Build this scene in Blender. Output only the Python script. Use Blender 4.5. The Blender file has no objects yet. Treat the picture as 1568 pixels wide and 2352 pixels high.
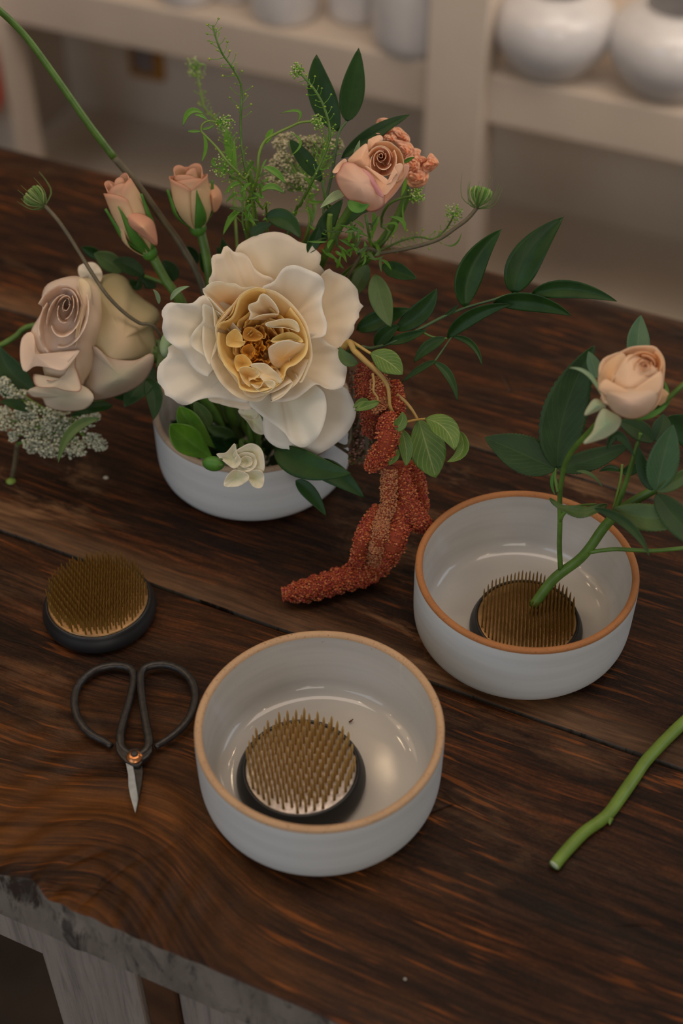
import bpy, math, random
import numpy as np
from mathutils import Vector
from math import sin, cos, pi, exp, sqrt
rnd = random.Random(7)
S = bpy.context.scene
COL = S.collection

# ------------------------------------------------------------------ camera
PITCH = math.radians(44.58); FPX = 3267.0; HC = 0.7505
camd = bpy.data.cameras.new('camera'); cam = bpy.data.objects.new('camera', camd); COL.objects.link(cam)
camd.sensor_fit = 'HORIZONTAL'; camd.sensor_width = 24.0; camd.lens = FPX / 1568 * 24.0
cam.location = (0, 0, HC); cam.rotation_euler = (math.radians(90) - PITCH, 0, 0)
camd.dof.use_dof = True; camd.dof.focus_distance = 0.945; camd.dof.aperture_fstop = 3.6
camd.clip_start = 0.02; camd.clip_end = 50
S.camera = cam
# ------------------------------------------------------------------ world, lights, exposure
S.view_settings.view_transform = 'Standard'; S.view_settings.look = 'None'
S.view_settings.gamma = 1; S.view_settings.use_curve_mapping = False
S.view_settings.exposure = 0.03
wd = bpy.data.worlds.new('room_light'); S.world = wd; wd.use_nodes = True
wd.node_tree.nodes['Background'].inputs[0].default_value = (0.92, 0.78, 0.64, 1)
wd.node_tree.nodes['Background'].inputs[1].default_value = 0.17

def area(name, loc, target, size, power, color, sy=None):
    l = bpy.data.lights.new(name, 'AREA'); l.energy = power; l.color = color
    l.shape = 'RECTANGLE'; l.size = size; l.size_y = sy or size
    o = bpy.data.objects.new(name, l); COL.objects.link(o); o.location = loc
    o.rotation_euler = (Vector(target) - Vector(loc)).to_track_quat('-Z', 'Y').to_euler()
    return o
area('window_light', (-1.6, -1.1, 1.25), (0, .7, 0), 1.5, 13, (0.66, 0.82, 1.0), 1.3)
area('side_window_light', (2.3, 1.0, 1.1), (0, .9, 0), 1.1, 10, (0.70, 0.84, 1.0), 1.1)
area('ceiling_light', (-1.15, 1.05, 1.5), (-.1, .6, 0), 0.9, 4, (1.0, 0.70, 0.42), 0.9)
area('front_fill', (0.5, -2.3, 1.5), (0.1, 2.3, -.3), 1.3, 20, (1.0, 0.88, 0.76), 1.2)  # unseen fill added behind the camera to brighten the shelf recess
area('aisle_fill', (0.9, 1.45, .55), (0.1, 2.5, -.42), .8, 5, (1.0, 0.84, 0.68), 0.5)  # added fill between table and shelf, lifts the dark bays; no real lamp
area('shelf_light', (0.2, .9, 2.2), (0.1, 2.3, -.4), 1.6, 17, (1.0, 0.82, 0.68), 0.8)
for (x, y, z) in ((-.5, .6, 1.9), (-.25, 1.75, 2.0), (.08, 1.9, 1.95), (.55, 1.9, 2.05), (.8, .5, 1.8), (-.9, 1.0, 1.6), (-1.1, .85, 1.45), (-1.15, 1.15, 1.5), (-.8, 1.5, 1.7), (.3, 1.6, 1.75), (-1.3, .4, 1.5)):
    l = bpy.data.lights.new('bulb', 'POINT'); l.energy = 1.35; l.color = (1, .74, .45); l.shadow_soft_size = .026
    o = bpy.data.objects.new('bulb', l); COL.objects.link(o); o.location = (x, y, z)

# ------------------------------------------------------------------ positions: point seen at (px,py) at distance d, or on height z
FW = np.array([0, cos(PITCH), -sin(PITCH)]); UP = np.array([0, sin(PITCH), cos(PITCH)])
RT = np.array([1., 0, 0]); CP = np.array([0, 0, HC])
def ray(px, py): return FW + RT * (px - 784) / FPX - UP * (py - 1176) / FPX
def P(px, py, d): return CP + ray(px, py) * d
def at(px, py, z=0.0):
    r = ray(px, py); return CP + r * (z - HC) / r[2]
def crop(ox, oy, sc):
    return lambda x, y: (ox + x / sc, oy + y / sc)

# ------------------------------------------------------------------ objects, names, labels
def link(o, parent=None):
    COL.objects.link(o)
    if parent is not None: o.parent = parent
    return o
def thing(name, label, cat, loc=(0, 0, 0), rz=0, group=None):
    o = bpy.data.objects.new(name, None); COL.objects.link(o)
    o.location = loc; o.rotation_euler = (0, 0, rz); o.empty_display_size = .02
    o['label'] = label; o['category'] = cat
    if group: o['group'] = group
    return o
def mesh(name, V, F, mat, parent=None, smooth=True, cols=None, uvs=None, solid=0, kind=None, sub=0):
    me = bpy.data.meshes.new(name)
    V = np.asarray(V, float)
    if parent is not None:
        V = V - np.array(parent.location) if parent.rotation_euler.z == 0 else V
    me.from_pydata([tuple(v) for v in V], [], [tuple(f) for f in F])
    if mat: me.materials.append(mat)
    if smooth: me.polygons.foreach_set('use_smooth', [True] * len(me.polygons))
    if cols is not None:
        a = me.color_attributes.new('Col', 'FLOAT_COLOR', 'POINT')
        c = np.ones((len(V), 4)); c[:, :3] = np.asarray(cols)[:, :3]; a.data.foreach_set('color', c.ravel())
    if uvs is not None:
        uv = me.uv_layers.new(name='UVMap'); u = np.asarray(uvs, float)
        li = np.empty(len(me.loops), int); me.loops.foreach_get('vertex_index', li)
        uv.data.foreach_set('uv', u[li].ravel())
    me.update()
    o = bpy.data.objects.new(name, me); link(o, parent)
    if solid:
        m = o.modifiers.new('thickness', 'SOLIDIFY'); m.thickness = solid; m.offset = 0
    if sub:
        m = o.modifiers.new('smooth', 'SUBSURF'); m.levels = sub; m.render_levels = sub
    if kind: o['kind'] = kind
    return o

def cr(pts, n, closed=False):
    """Catmull-Rom resample to n points, roughly even in length"""
    p = np.asarray(pts, float); m = len(p)
    if m == 2 and not closed:
        t = np.linspace(0, 1, n)[:, None]; return p[0] * (1 - t) + p[1] * t
    out = []; segs = m if closed else m - 1
    for i in range(segs):
        if closed: a, b, c, d = p[(i - 1) % m], p[i], p[(i + 1) % m], p[(i + 2) % m]
        else: a, b, c, d = p[max(i - 1, 0)], p[i], p[i + 1], p[min(i + 2, m - 1)]
        for k in range(12):
            t = k / 12
            out.append(.5 * ((2 * b) + (-a + c) * t + (2 * a - 5 * b + 4 * c - d) * t * t + (-a + 3 * b - 3 * c + d) * t ** 3))
    out.append(p[0] if closed else p[-1]); out = np.array(out)
    L = np.r_[0, np.cumsum(np.linalg.norm(np.diff(out, axis=0)[:, :2], axis=1) + 1e-12)]
    t = np.linspace(0, L[-1], n + 1)[:-1] if closed else np.linspace(0, L[-1], n)
    return np.stack([np.interp(t, L, out[:, k]) for k in range(out.shape[1])], 1)

class MB:
    def __init__(s): s.V = []; s.F = []; s.C = []
    def add(s, V, F, c=(1, 1, 1)):
        k = len(s.V); s.V += [tuple(v) for v in V]; s.F += [tuple(i + k for i in f) for f in F]
        s.C += [c] * len(V) if not hasattr(c[0], '__len__') else list(c)
    def obj(s, name, mat, parent=None, **kw): return mesh(name, s.V, s.F, mat, parent, cols=s.C, **kw)

def tube_geo(pts, rad, seg=10, cap=True):
    pts = np.asarray(pts, float); n = len(pts)
    rad = np.interp(np.linspace(0, 1, n), np.linspace(0, 1, len(rad)), rad) if hasattr(rad, '__len__') else np.full(n, rad)
    T = np.gradient(pts, axis=0); T /= np.linalg.norm(T, axis=1)[:, None] + 1e-12
    N = np.cross(T[0], [0.3, .5, 1]); N /= np.linalg.norm(N)
    V = []; 
    for i in range(n):
        N = N - T[i] * (N @ T[i]); N /= np.linalg.norm(N) + 1e-12
        B = np.cross(T[i], N)
        for k in range(seg):
            a = 2 * pi * k / seg; V.append(pts[i] + rad[i] * (cos(a) * N + sin(a) * B))
    F = [(i * seg + k, i * seg + (k + 1) % seg, (i + 1) * seg + (k + 1) % seg, (i + 1) * seg + k) for i in range(n - 1) for k in range(seg)]
    if cap: F += [tuple(range(seg))[::-1], tuple((n - 1) * seg + k for k in range(seg))]
    return V, F
def tube(name, pts, rad, mat, parent=None, n=None, seg=10, smooth=True, col=None, **kw):
    p = cr(pts, n or max(8, 6 * len(pts)))
    V, F = tube_geo(p, rad, seg)
    return mesh(name, V, F, mat, parent, cols=[col] * len(V) if col else None, **kw)
def PS(pts):                                   # list of (px,py,d) -> world points
    return [P(*q) if len(q) == 3 else np.array(q[:3]) for q in pts]
def stem(parent, pts, rad, mat, extra=(), name='stem', **kw):
    return tube(name, PS(pts) + [np.array(e, float) for e in extra], rad, mat, parent, **kw)

def lathe(prof, n=96, z0=0):
    V = []; F = []; m = len(prof)
    for i in range(n):
        a = 2 * pi * i / n
        V += [(r * cos(a), r * sin(a), z + z0) for r, z in prof]
    for i in range(n):
        for k in range(m - 1):
            F.append((i * m + k, ((i + 1) % n) * m + k, ((i + 1) % n) * m + k + 1, i * m + k + 1))
    return V, F
def ico():
    t = (1 + 5 ** .5) / 2
    v = np.array([(-1, t, 0), (1, t, 0), (-1, -t, 0), (1, -t, 0), (0, -1, t), (0, 1, t), (0, -1, -t), (0, 1, -t), (t, 0, -1), (t, 0, 1), (-t, 0, -1), (-t, 0, 1)]) / sqrt(1 + t * t)
    f = [(0, 11, 5), (0, 5, 1), (0, 1, 7), (0, 7, 10), (0, 10, 11), (1, 5, 9), (5, 11, 4), (11, 10, 2), (10, 7, 6), (7, 1, 8), (3, 9, 4), (3, 4, 2), (3, 2, 6), (3, 6, 8), (3, 8, 9), (4, 9, 5), (2, 4, 11), (6, 2, 10), (8, 6, 7), (9, 8, 1)]
    return v, f
ICO = ico()
OCT = (np.array([(1, 0, 0), (-1, 0, 0), (0, 1, 0), (0, -1, 0), (0, 0, 1), (0, 0, -1)], float), [(0, 2, 4), (2, 1, 4), (1, 3, 4), (3, 0, 4), (2, 0, 5), (1, 2, 5), (3, 1, 5), (0, 3, 5)])
def blob_geo(c, rx, ry=None, rz=None, ax=None, n=10, m=12):
    ry = ry or rx; rz = rz or rx
    V = []; F = []
    ax = np.array([0, 0, 1.]) if ax is None else np.asarray(ax, float) / np.linalg.norm(ax)
    u = np.cross(ax, [0.2, .9, .4]); u /= np.linalg.norm(u); w = np.cross(ax, u)
    for i in range(n + 1):
        a = pi * i / n
        for k in range(m):
            b = 2 * pi * k / m
            V.append(np.asarray(c) + u * rx * sin(a) * cos(b) + w * ry * sin(a) * sin(b) + ax * rz * cos(a))
    F = [(i * m + k, i * m + (k + 1) % m, (i + 1) * m + (k + 1) % m, (i + 1) * m + k) for i in range(n) for k in range(m)]
    return V, F

# ------------------------------------------------------------------ materials
class NT:
    def __init__(s, name):
        s.m = bpy.data.materials.new(name); s.m.use_nodes = True; s.t = s.m.node_tree
        s.b = s.t.nodes['Principled BSDF']; s.out = s.t.nodes['Material Output']
    def n(s, typ, **kw):
        nd = s.t.nodes.new(typ)
        for k, v in kw.items(): setattr(nd, k, v)
        return nd
    def l(s, a, b): s.t.links.new(a, b)
    def put(s, x, sock):
        if hasattr(x, 'links') or hasattr(x, 'is_linked'): s.l(x, sock)
        else: sock.default_value = x
    def math(s, op, a, b=0.0, c=None, clamp=False):
        nd = s.n('ShaderNodeMath', operation=op, use_clamp=clamp)
        s.put(a, nd.inputs[0]); s.put(b, nd.inputs[1])
        if c is not None: s.put(c, nd.inputs[2])
        return nd.outputs[0]
    def sep(s, v):
        nd = s.n('ShaderNodeSeparateXYZ'); s.l(v, nd.inputs[0]); return nd.outputs
    def comb(s, x, y, z):
        nd = s.n('ShaderNodeCombineXYZ')
        for i, q in enumerate((x, y, z)): s.put(q, nd.inputs[i])
        return nd.outputs[0]
    def noise(s, v, scale, detail=4, rough=.55, dist=0):
        nd = s.n('ShaderNodeTexNoise'); s.l(v, nd.inputs['Vector']); nd.inputs['Scale'].default_value = scale
        nd.inputs['Detail'].default_value = detail; nd.inputs['Roughness'].default_value = rough; nd.inputs['Distortion'].default_value = dist
        return nd.outputs[0]
    def ramp(s, f, stops, interp='LINEAR'):
        nd = s.n('ShaderNodeValToRGB'); cr_ = nd.color_ramp; cr_.interpolation = interp
        while len(cr_.elements) < len(stops): cr_.elements.new(.5)
        for e, (p, c) in zip(cr_.elements, stops):
            e.position = p; e.color = (c, c, c, 1) if not hasattr(c, '__len__') else (*c, 1)
        s.put(f, nd.inputs[0]); return nd.outputs[0]
    def mix(s, f, a, b, typ='MIX'):
        nd = s.n('ShaderNodeMix', data_type='RGBA', blend_type=typ)
        s.put(f, nd.inputs[0])
        for q, i in ((a, 6), (b, 7)): s.put((*q, 1) if isinstance(q, tuple) and len(q) == 3 else q, nd.inputs[i])
        return nd.outputs[2]
    def obj(s): return s.n('ShaderNodeTexCoord').outputs['Object']
    def bump(s, h, strength=.3, dist=.001):
        nd = s.n('ShaderNodeBump'); nd.inputs['Strength'].default_value = strength; nd.inputs['Distance'].default_value = dist
        s.l(h, nd.inputs['Height']); s.l(nd.outputs[0], s.b.inputs['Normal'])
    def set(s, **kw):
        for k, v in kw.items():
            k = {'base': 'Base Color', 'rough': 'Roughness', 'metal': 'Metallic', 'spec': 'Specular IOR Level', 'coat': 'Coat Weight', 'coatr': 'Coat Roughness'}.get(k, k)
            s.put((*v, 1) if isinstance(v, tuple) and len(v) == 3 else v, s.b.inputs[k])
        return s
    def translucent(s, col, f):
        tr = s.n('ShaderNodeBsdfTranslucent'); s.put((*col, 1) if isinstance(col, tuple) else col, tr.inputs[0])
        mx = s.n('ShaderNodeMixShader'); mx.inputs[0].default_value = f
        s.l(s.b.outputs[0], mx.inputs[1]); s.l(tr.outputs[0], mx.inputs[2]); s.l(mx.outputs[0], s.out.inputs[0])
def simple(name, base, rough=.5, metal=0, var=.15, scale=40, bump=0, **kw):
    t = NT(name); o = t.obj(); nz = t.noise(o, scale, 4)
    lo = tuple(c * (1 - var) for c in base); hi = tuple(min(1, c * (1 + var)) for c in base)
    t.set(base=t.ramp(nz, [(.3, lo), (.7, hi)]), rough=rough, metal=metal, **kw)
    if bump: t.bump(nz, bump, .001)
    return t.m
def petal_mat(name, tr=.38, rough=.55):
    t = NT(name); a = t.n('ShaderNodeAttribute', attribute_name='Col').outputs['Color']
    nz = t.noise(t.obj(), 120, 3)
    c = t.mix(t.math('MULTIPLY', nz, .12), a, (.9, .8, .7), 'MULTIPLY')
    t.set(base=c, rough=rough, spec=.25); t.bump(nz, .08, .001); t.translucent(c, tr); return t.m
PETAL = petal_mat('petal_surface')
BITS = petal_mat('floret_surface', .1, .7)
def leaf_mat(name, c0, c1, vein, rough=.42, vs=.25, tr=.12, freq=9, spec=.4):
    t = NT(name); uv = t.n('ShaderNodeTexCoord').outputs['UV']; x, y, _ = t.sep(uv)
    av = t.math('ABSOLUTE', t.math('SUBTRACT', y, .5))
    mid = t.math('LESS_THAN', av, .02)
    mid = t.ramp(av, [(0.0, 1.0), (.035, 0.0)])
    ph = t.math('MULTIPLY', t.math('SUBTRACT', x, t.math('MULTIPLY', av, .9)), freq * 2 * pi)
    side = t.ramp(t.math('COSINE', ph), [(.86, 0.0), (1.0, .6)])
    v = t.math('MULTIPLY', t.math('MAXIMUM', mid, side), vs)
    nz = t.noise(t.obj(), 60, 4)
    c = t.mix(v, t.ramp(nz, [(.3, c0), (.7, c1)]), vein)
    t.set(base=c, rough=rough, spec=spec)
    t.bump(t.math('SUBTRACT', nz, v), .25, .0008); t.translucent(t.mix(.5, c, (.12, .25, .02)), tr); return t.m
LF_DARK = leaf_mat('ruscus_leaf_surface', (.010, .036, .007), (.020, .062, .010), (.04, .10, .02), .42, .12, freq=3, spec=.22)
LF_ROSE = leaf_mat('rose_leaf_surface', (.016, .042, .012), (.028, .066, .018), (.07, .13, .04), .5, .3, spec=.25)
LF_PALE = leaf_mat('pale_leaf_surface', (.045, .11, .045), (.07, .15, .065), (.18, .28, .12), .5, .3)
LF_AMA = leaf_mat('amaranth_leaf_surface', (.07, .15, .02), (.13, .22, .035), (.4, .45, .16), .5, .75, freq=7, tr=.2)
LF_OLIVE = leaf_mat('olive_leaf_surface', (.045, .09, .018), (.075, .13, .03), (.12, .2, .06), .5, .3)
LF_LIME = leaf_mat('lime_leaf_surface', (.06, .17, .01), (.11, .26, .015), (.2, .36, .04), .4, .2, freq=2)
SEPAL = leaf_mat('sepal_surface', (.22, .34, .16), (.32, .42, .24), (.5, .55, .38), .6, .2)
SEPAL_G = leaf_mat('green_sepal_surface', (.05, .17, .02), (.09, .24, .03), (.2, .35, .08), .5, .2)
STEM = simple('green_stem_surface', (.075, .15, .022), .42, var=.25, scale=90, spec=.4)
STEM_L = simple('lime_stem_surface', (.13, .21, .03), .42, var=.2, scale=60, spec=.4)
STEM_D = simple('dark_stem_surface', (.05, .1, .03), .5, var=.3, scale=70)
STEM_P = simple('purple_stem_surface', (.095, .078, .042), .6, var=.3, scale=90)
STEM_O = simple('yellow_stem_surface', (.38, .24, .06), .5, var=.3, scale=50)
# ------------------------------------------------------------------ table wood
TH = math.radians(24.44)
KL, KW = -.33, .322                            # knot at the near edge (along, across)
def LW(q): return q[0] * cos(TH) - q[1] * sin(TH), q[0] * sin(TH) + q[1] * cos(TH)
def wood_mat(name, seed, worn, orange, worn_edge=None, knot=False):
    t = NT(name); o = t.obj(); L, W, Z = t.sep(o)
    Ls = t.math('ADD', L, seed * 3.7)
    wob = t.math('MULTIPLY', t.math('SUBTRACT', t.noise(t.comb(t.math('MULTIPLY', Ls, 4), t.math('MULTIPLY', W, 7), 0), 1, 2), .5), .022)
    ph = t.math('ADD', W, wob)
    if knot:
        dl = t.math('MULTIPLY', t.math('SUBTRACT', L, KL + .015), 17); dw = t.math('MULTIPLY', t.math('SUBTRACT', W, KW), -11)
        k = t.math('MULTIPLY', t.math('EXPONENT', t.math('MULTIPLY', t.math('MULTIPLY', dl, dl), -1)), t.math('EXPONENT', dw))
        ph = t.math('SUBTRACT', ph, t.math('MULTIPLY', k, .085))
    g1 = t.noise(t.comb(t.math('MULTIPLY', Ls, 3.2), t.math('MULTIPLY', ph, 46), 0), 1, 10, .68)
    g2 = t.noise(t.comb(t.math('MULTIPLY', Ls, 14), t.math('MULTIPLY', ph, 260), 3), 1, 4, .6)
    g3 = t.noise(t.comb(t.math('MULTIPLY', Ls, 17), t.math('MULTIPLY', ph, 290), 7), 1, 2, .5)
    fine = t.noise(o, 420, 3, .6)
    big = t.noise(t.comb(Ls, W, seed), 7, 4, .6)
    base = t.ramp(g1, [(.36, (.011, .0045, .0022)), (.48, (.023, .0090, .0038)), (.58, (.042, .0150, .005)), (.68, (.080, .026, .007))])
    base = t.mix(.85, base, t.ramp(g2, [(.40, (.45, .42, .40)), (.50, (.9, .88, .85)), (.62, (1.4, 1.3, 1.2))]), 'MULTIPLY')
    g4 = t.noise(t.comb(t.math('MULTIPLY', Ls, 70), t.math('MULTIPLY', ph, 900), 5), 1, 3, .6)
    base = t.mix(.8, base, t.ramp(g4, [(.38, (.55, .52, .5)), (.5, (.95, .95, .95)), (.62, (1.4, 1.35, 1.3))]), 'MULTIPLY')
    base = t.mix(.6, base, t.ramp(fine, [(.4, (.7, .68, .66)), (.6, (1.25, 1.22, 1.2))]), 'MULTIPLY')
    st = t.math('MULTIPLY', t.ramp(g3, [(.585, 0.0), (.64, 1.0)]), t.ramp(big, [(.42, .05), (.62, 1.0)]))
    base = t.mix(t.math('MULTIPLY', st, orange), base, (.30, .082, .012))
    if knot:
        glow = t.math('MULTIPLY', t.math('EXPONENT', t.math('MULTIPLY', t.math('ADD', t.math('MULTIPLY', dl, dl), t.math('MULTIPLY', dw, dw)), -.22)), t.math('MULTIPLY', t.ramp(g1, [(.40, .1), (.58, 1.0)]), t.ramp(big, [(.40, .25), (.60, 1.0)])))  # warm light pool around the knot, painted into the board colour
        base = t.mix(t.math('MULTIPLY', glow, .75), base, t.mix(g2, (.09, .030, .005), (.30, .105, .012)))
    sc1 = t.noise(t.comb(t.math('MULTIPLY', Ls, 9), t.math('MULTIPLY', W, 24), 11 + seed), 1, 8, .72, .6)
    sc2 = t.noise(t.comb(Ls, W, 5 + seed), 4.5, 3, .5)
    wm = t.math('MULTIPLY', t.ramp(sc1, [(.50, 0.0), (.60, 1.0)]), t.ramp(sc2, [(.46, 0.0), (.56, 1.0)]))
    wm = t.math('MULTIPLY', wm, worn)
    if worn_edge is not None:
        e = t.math('ABSOLUTE', t.math('SUBTRACT', W, worn_edge))
        e = t.math('ADD', e, t.math('MULTIPLY', t.math('SUBTRACT', sc1, .5), .022))
        wm = t.math('MAXIMUM', wm, t.math('MULTIPLY', t.ramp(e, [(.004, .8), (.03, 0.0)]), t.ramp(big, [(.35, .35), (.6, 1.0)])))
    base = t.mix(wm, base, t.ramp(g2, [(.35, (.085, .040, .018)), (.65, (.21, .110, .052))]))
    # hairline scratches
    vor = t.n('ShaderNodeTexVoronoi', feature='DISTANCE_TO_EDGE'); t.l(t.comb(t.math('MULTIPLY', Ls, 5), t.math('MULTIPLY', ph, 14), 2), vor.inputs['Vector']); vor.inputs['Scale'].default_value = 1.3
    sn = t.noise(t.comb(Ls, W, 9), 12, 2)
    scr = t.math('MULTIPLY', t.ramp(vor.outputs['Distance'], [(0.0, 1.0), (.012, 0.0)]), t.ramp(sn, [(.55, 0.0), (.65, .55)]))
    base = t.mix(scr, base, (.008, .004, .003))
    rg = t.ramp(t.noise(t.comb(t.math('MULTIPLY', Ls, 6), t.math('MULTIPLY', W, 30), 4), 1, 4), [(.35, .38), (.65, .62)])
    t.set(base=base, rough=rg, spec=.15)
    h = t.math('ADD', t.math('ADD', t.math('MULTIPLY', g1, .8), t.math('ADD', t.math('MULTIPLY', g2, .35), t.math('ADD', t.math('MULTIPLY', g4, .12), t.math('MULTIPLY', fine, .35)))), t.math('MULTIPLY', scr, -1.5))
    t.bump(h, .55, .0016)
    return t.m
def grey_wood(name, c0, c1, sx=1, sy=1, sz=1, st=.88):
    t = NT(name); L, W, Z = t.sep(t.obj())
    v = t.comb(t.math('MULTIPLY', L, sx), t.math('MULTIPLY', W, sy), t.math('MULTIPLY', Z, sz))
    g = t.noise(v, 1, 6, .62, .4)
    dk = t.noise(v, 2.3, 5, .7, .8)
    c = t.mix(t.ramp(dk, [(.52, 0.0), (.66, st)]), t.ramp(g, [(.3, c0), (.7, c1)]), (.02, .017, .015))
    if name == 'whitewashed_edge':             # dark brown ragged blotch beside the knot
        dl = t.math('MULTIPLY', t.math('ADD', L, .360), 62); dz = t.math('MULTIPLY', t.math('SUBTRACT', Z, .738), 62)
        q = t.math('ADD', t.math('ADD', t.math('MULTIPLY', dl, dl), t.math('MULTIPLY', dz, dz)), t.math('MULTIPLY', t.math('SUBTRACT', dk, .5), 5))
        c = t.mix(t.ramp(q, [(.35, 1.0), (.95, 0.0)]), c, (.025, .014, .008))
    t.set(base=c, rough=.7); t.bump(t.math('ADD', g, dk), .7, .002); return t.m
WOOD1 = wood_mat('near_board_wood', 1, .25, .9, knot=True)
WOOD2 = wood_mat('middle_board_wood', 2, .9, .35, worn_edge=.572)
WOOD3 = wood_mat('far_board_wood', 3, .5, .5, worn_edge=.806)
EDGE = grey_wood('whitewashed_edge', (.12, .10, .085), (.21, .18, .155), 42, 40, 12)
LEGM = grey_wood('whitewashed_leg', (.20, .17, .15), (.28, .24, .215), 90, 20, 5, .3)
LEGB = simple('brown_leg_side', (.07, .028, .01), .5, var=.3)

# ------------------------------------------------------------------ the work table
TABLE = thing('work_table', 'old dark brown plank work table with whitewashed edge and legs, under the flowers', 'table', (0, 0, -.75), -TH)
rn = np.random.RandomState(3)
def vnoise(x, y, seed=0):
    def h(i, j): v = np.sin(i * 127.1 + j * 311.7 + seed * 74.7) * 43758.5453; return v - np.floor(v)
    i, j = np.floor(x), np.floor(y); fx, fy = x - i, y - j
    fx = fx * fx * (3 - 2 * fx); fy = fy * fy * (3 - 2 * fy)
    return (h(i, j) * (1 - fx) + h(i + 1, j) * fx) * (1 - fy) + (h(i, j + 1) * (1 - fx) + h(i + 1, j + 1) * fx) * fy
def edge_in(L):                                # how far the near edge is eaten away
    a = .0015 * (vnoise(L * 30, 0 * L, 1) - .5) + .003 * (vnoise(L * 7, 0 * L, 2) - .5)
    notch = .008 * np.exp(-((L + .357) / .012) ** 2) + .004 * np.exp(-((L + .385) / .012) ** 2)
    return a + notch
def board(w0, w1, mat, seed, near=False):
    nl, nw = (520, 90) if near else (260, 24)
    l0, l1 = -1.25, .62
    Ls = np.linspace(l0, l1, nl)
    if near:
        a = np.linspace(l0, -.5, 80)[:-1]; b = np.linspace(-.5, .05, 380)[:-1]; c = np.linspace(.05, l1, 61)
        Ls = np.r_[a, b, c]; nl = len(Ls)
    u = np.linspace(0, 1, nw); u = np.where(u < .04, u, u)
    LL, UU = np.meshgrid(Ls, u, indexing='ij')
    e0 = edge_in(LL) if near else .0008 * (vnoise(LL * 25, 0 * LL, seed) - .5) + .002 * (vnoise(LL * 4, 0 * LL, seed + 5) - .5)
    e1 = .0012 * (vnoise(LL * 22, 0 * LL, seed + 9) - .5)
    WW = (w0 + e0) * (1 - UU) + (w1 + e1) * UU
    Z = .0006 * (vnoise(LL * 6, WW * 40, seed) - .5)
    if near:
        dl, dw = LL - KL, (WW - KW)
        r = np.sqrt(dl ** 2 + (dw * .6) ** 2)
        k = np.exp(-(r / .085) ** 2)
        Z += .0026 * k * (np.sin(r * 330 + 3 * vnoise(LL * 20, WW * 20, 4)) * .5) + .003 * k * (vnoise(LL * 16, WW * 16, 8) - .5)
        # crack that runs in from the knot
        tt = (WW - .323) / .075; lc = -.327 + .038 * tt + .003 * np.sin(tt * 9)
        Z -= .0022 * np.exp(-((LL - lc) / .0016) ** 2) * np.clip(1.15 - tt, 0, 1) * (tt > -.2)
        tt = (WW - .345) / .04; lc = -.345 + .03 * tt
        Z -= .003 * np.exp(-((LL - lc) / .003) ** 2) * np.exp(-((tt - .3) / .35) ** 2)
        Z -= .0025 * np.exp(-(((LL + .338) / .006) ** 2 + ((WW - .335) / .012) ** 2))
    rd = np.minimum(WW - WW[:, :1], WW[:, -1:] - WW)
    edge = .0028 if near else .0032
    Z -= edge * np.clip(1 - rd / .004, 0, 1) ** 2
    V = np.stack([LL, WW, .75 + Z], -1).reshape(-1, 3)
    F = [(i * nw + j, (i + 1) * nw + j, (i + 1) * nw + j + 1, i * nw + j + 1) for i in range(nl - 1) for j in range(nw - 1)]
    o = mesh('plank', V, F, mat, TABLE)
    # sides and underside
    M = MB(); nv = nl
    tw = [(LL[i, 0], WW[i, 0], .75 + Z[i, 0]) for i in range(nl)]; bw = [(LL[i, 0], w0 + (.0 if near else .0), .70) for i in range(nl)]
    if near:
        rows = [tw]
        for q in range(1, 9):
            f = q / 8
            rows.append([(LL[i, 0], WW[i, 0] * (1 - f) + (w0 - .0006) * f + .0022 * (vnoise(np.array(LL[i, 0] * 55), np.array(f * 3.), 6) - .5) * sin(pi * f)
                          - (.0035 * exp(-((LL[i, 0] + .325) / .012) ** 2) if .3 < f < .9 else 0), (.75 + Z[i, 0]) * (1 - f) + .702 * f) for i in range(nl)])
        V = [v for r_ in rows for v in r_]
        F = [((q + 1) * nl + i, (q + 1) * nl + i + 1, q * nl + i + 1, q * nl + i) for q in range(8) for i in range(nl - 1)]
        mesh('plank_edge', V, F, EDGE, TABLE)
    back = [(LL[i, -1], WW[i, -1], .75 + Z[i, -1]) for i in range(nl)]
    V = tw + [(p[0], p[1] + .0, .702) for p in tw] + [(p[0], p[1], .702) for p in back] + back
    F = []
    for i in range(nl - 1):
        if not near: F.append((nl + i, nl + i + 1, i + 1, i))
        F.append((2 * nl + i, 2 * nl + i + 1, nl + i + 1, nl + i)); F.append((3 * nl + i, 3 * nl + i + 1, 2 * nl + i + 1, 2 * nl + i))
    F += [(0, nl, 2 * nl, 3 * nl), (nl - 1, 4 * nl - 1, 3 * nl - 1, 2 * nl - 1)]
    mesh('plank_underside', V, F, EDGE, o, smooth=False)
    return o
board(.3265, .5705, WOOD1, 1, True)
board(.5735, .8045, WOOD2, 2)
board(.8070, 1.036, WOOD3, 3)
def boxgeo(a, b):
    (x0, y0, z0), (x1, y1, z1) = a, b
    V = [(x0, y0, z0), (x1, y0, z0), (x1, y1, z0), (x0, y1, z0), (x0, y0, z1), (x1, y0, z1), (x1, y1, z1), (x0, y1, z1)]
    return V, [(0, 3, 2, 1), (4, 5, 6, 7), (0, 1, 5, 4), (1, 2, 6, 5), (2, 3, 7, 6), (3, 0, 4, 7)]
def box(name, a, b, mat, parent, bev=.002):
    V, F = boxgeo(a, b); o = mesh(name, V, F, mat, parent, smooth=False)
    m = o.modifiers.new('bevel', 'BEVEL'); m.width = bev; m.segments = 2; return o
for (a, b) in ((-.358, -.286), (.48, .552)):
    for (c, d) in ((.3275, .40), (.955, 1.03)):
        box('leg', (a, c, 0), (b, d, .7015), LEGM, TABLE)
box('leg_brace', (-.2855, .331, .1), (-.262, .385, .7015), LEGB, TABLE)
box('apron', (-1.2, .3300, .660), (-.3585, .357, .7015), LEGM, TABLE)
box('apron', (-.2615, .334, .640), (.4795, .360, .7015), LEGM, TABLE)
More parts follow.
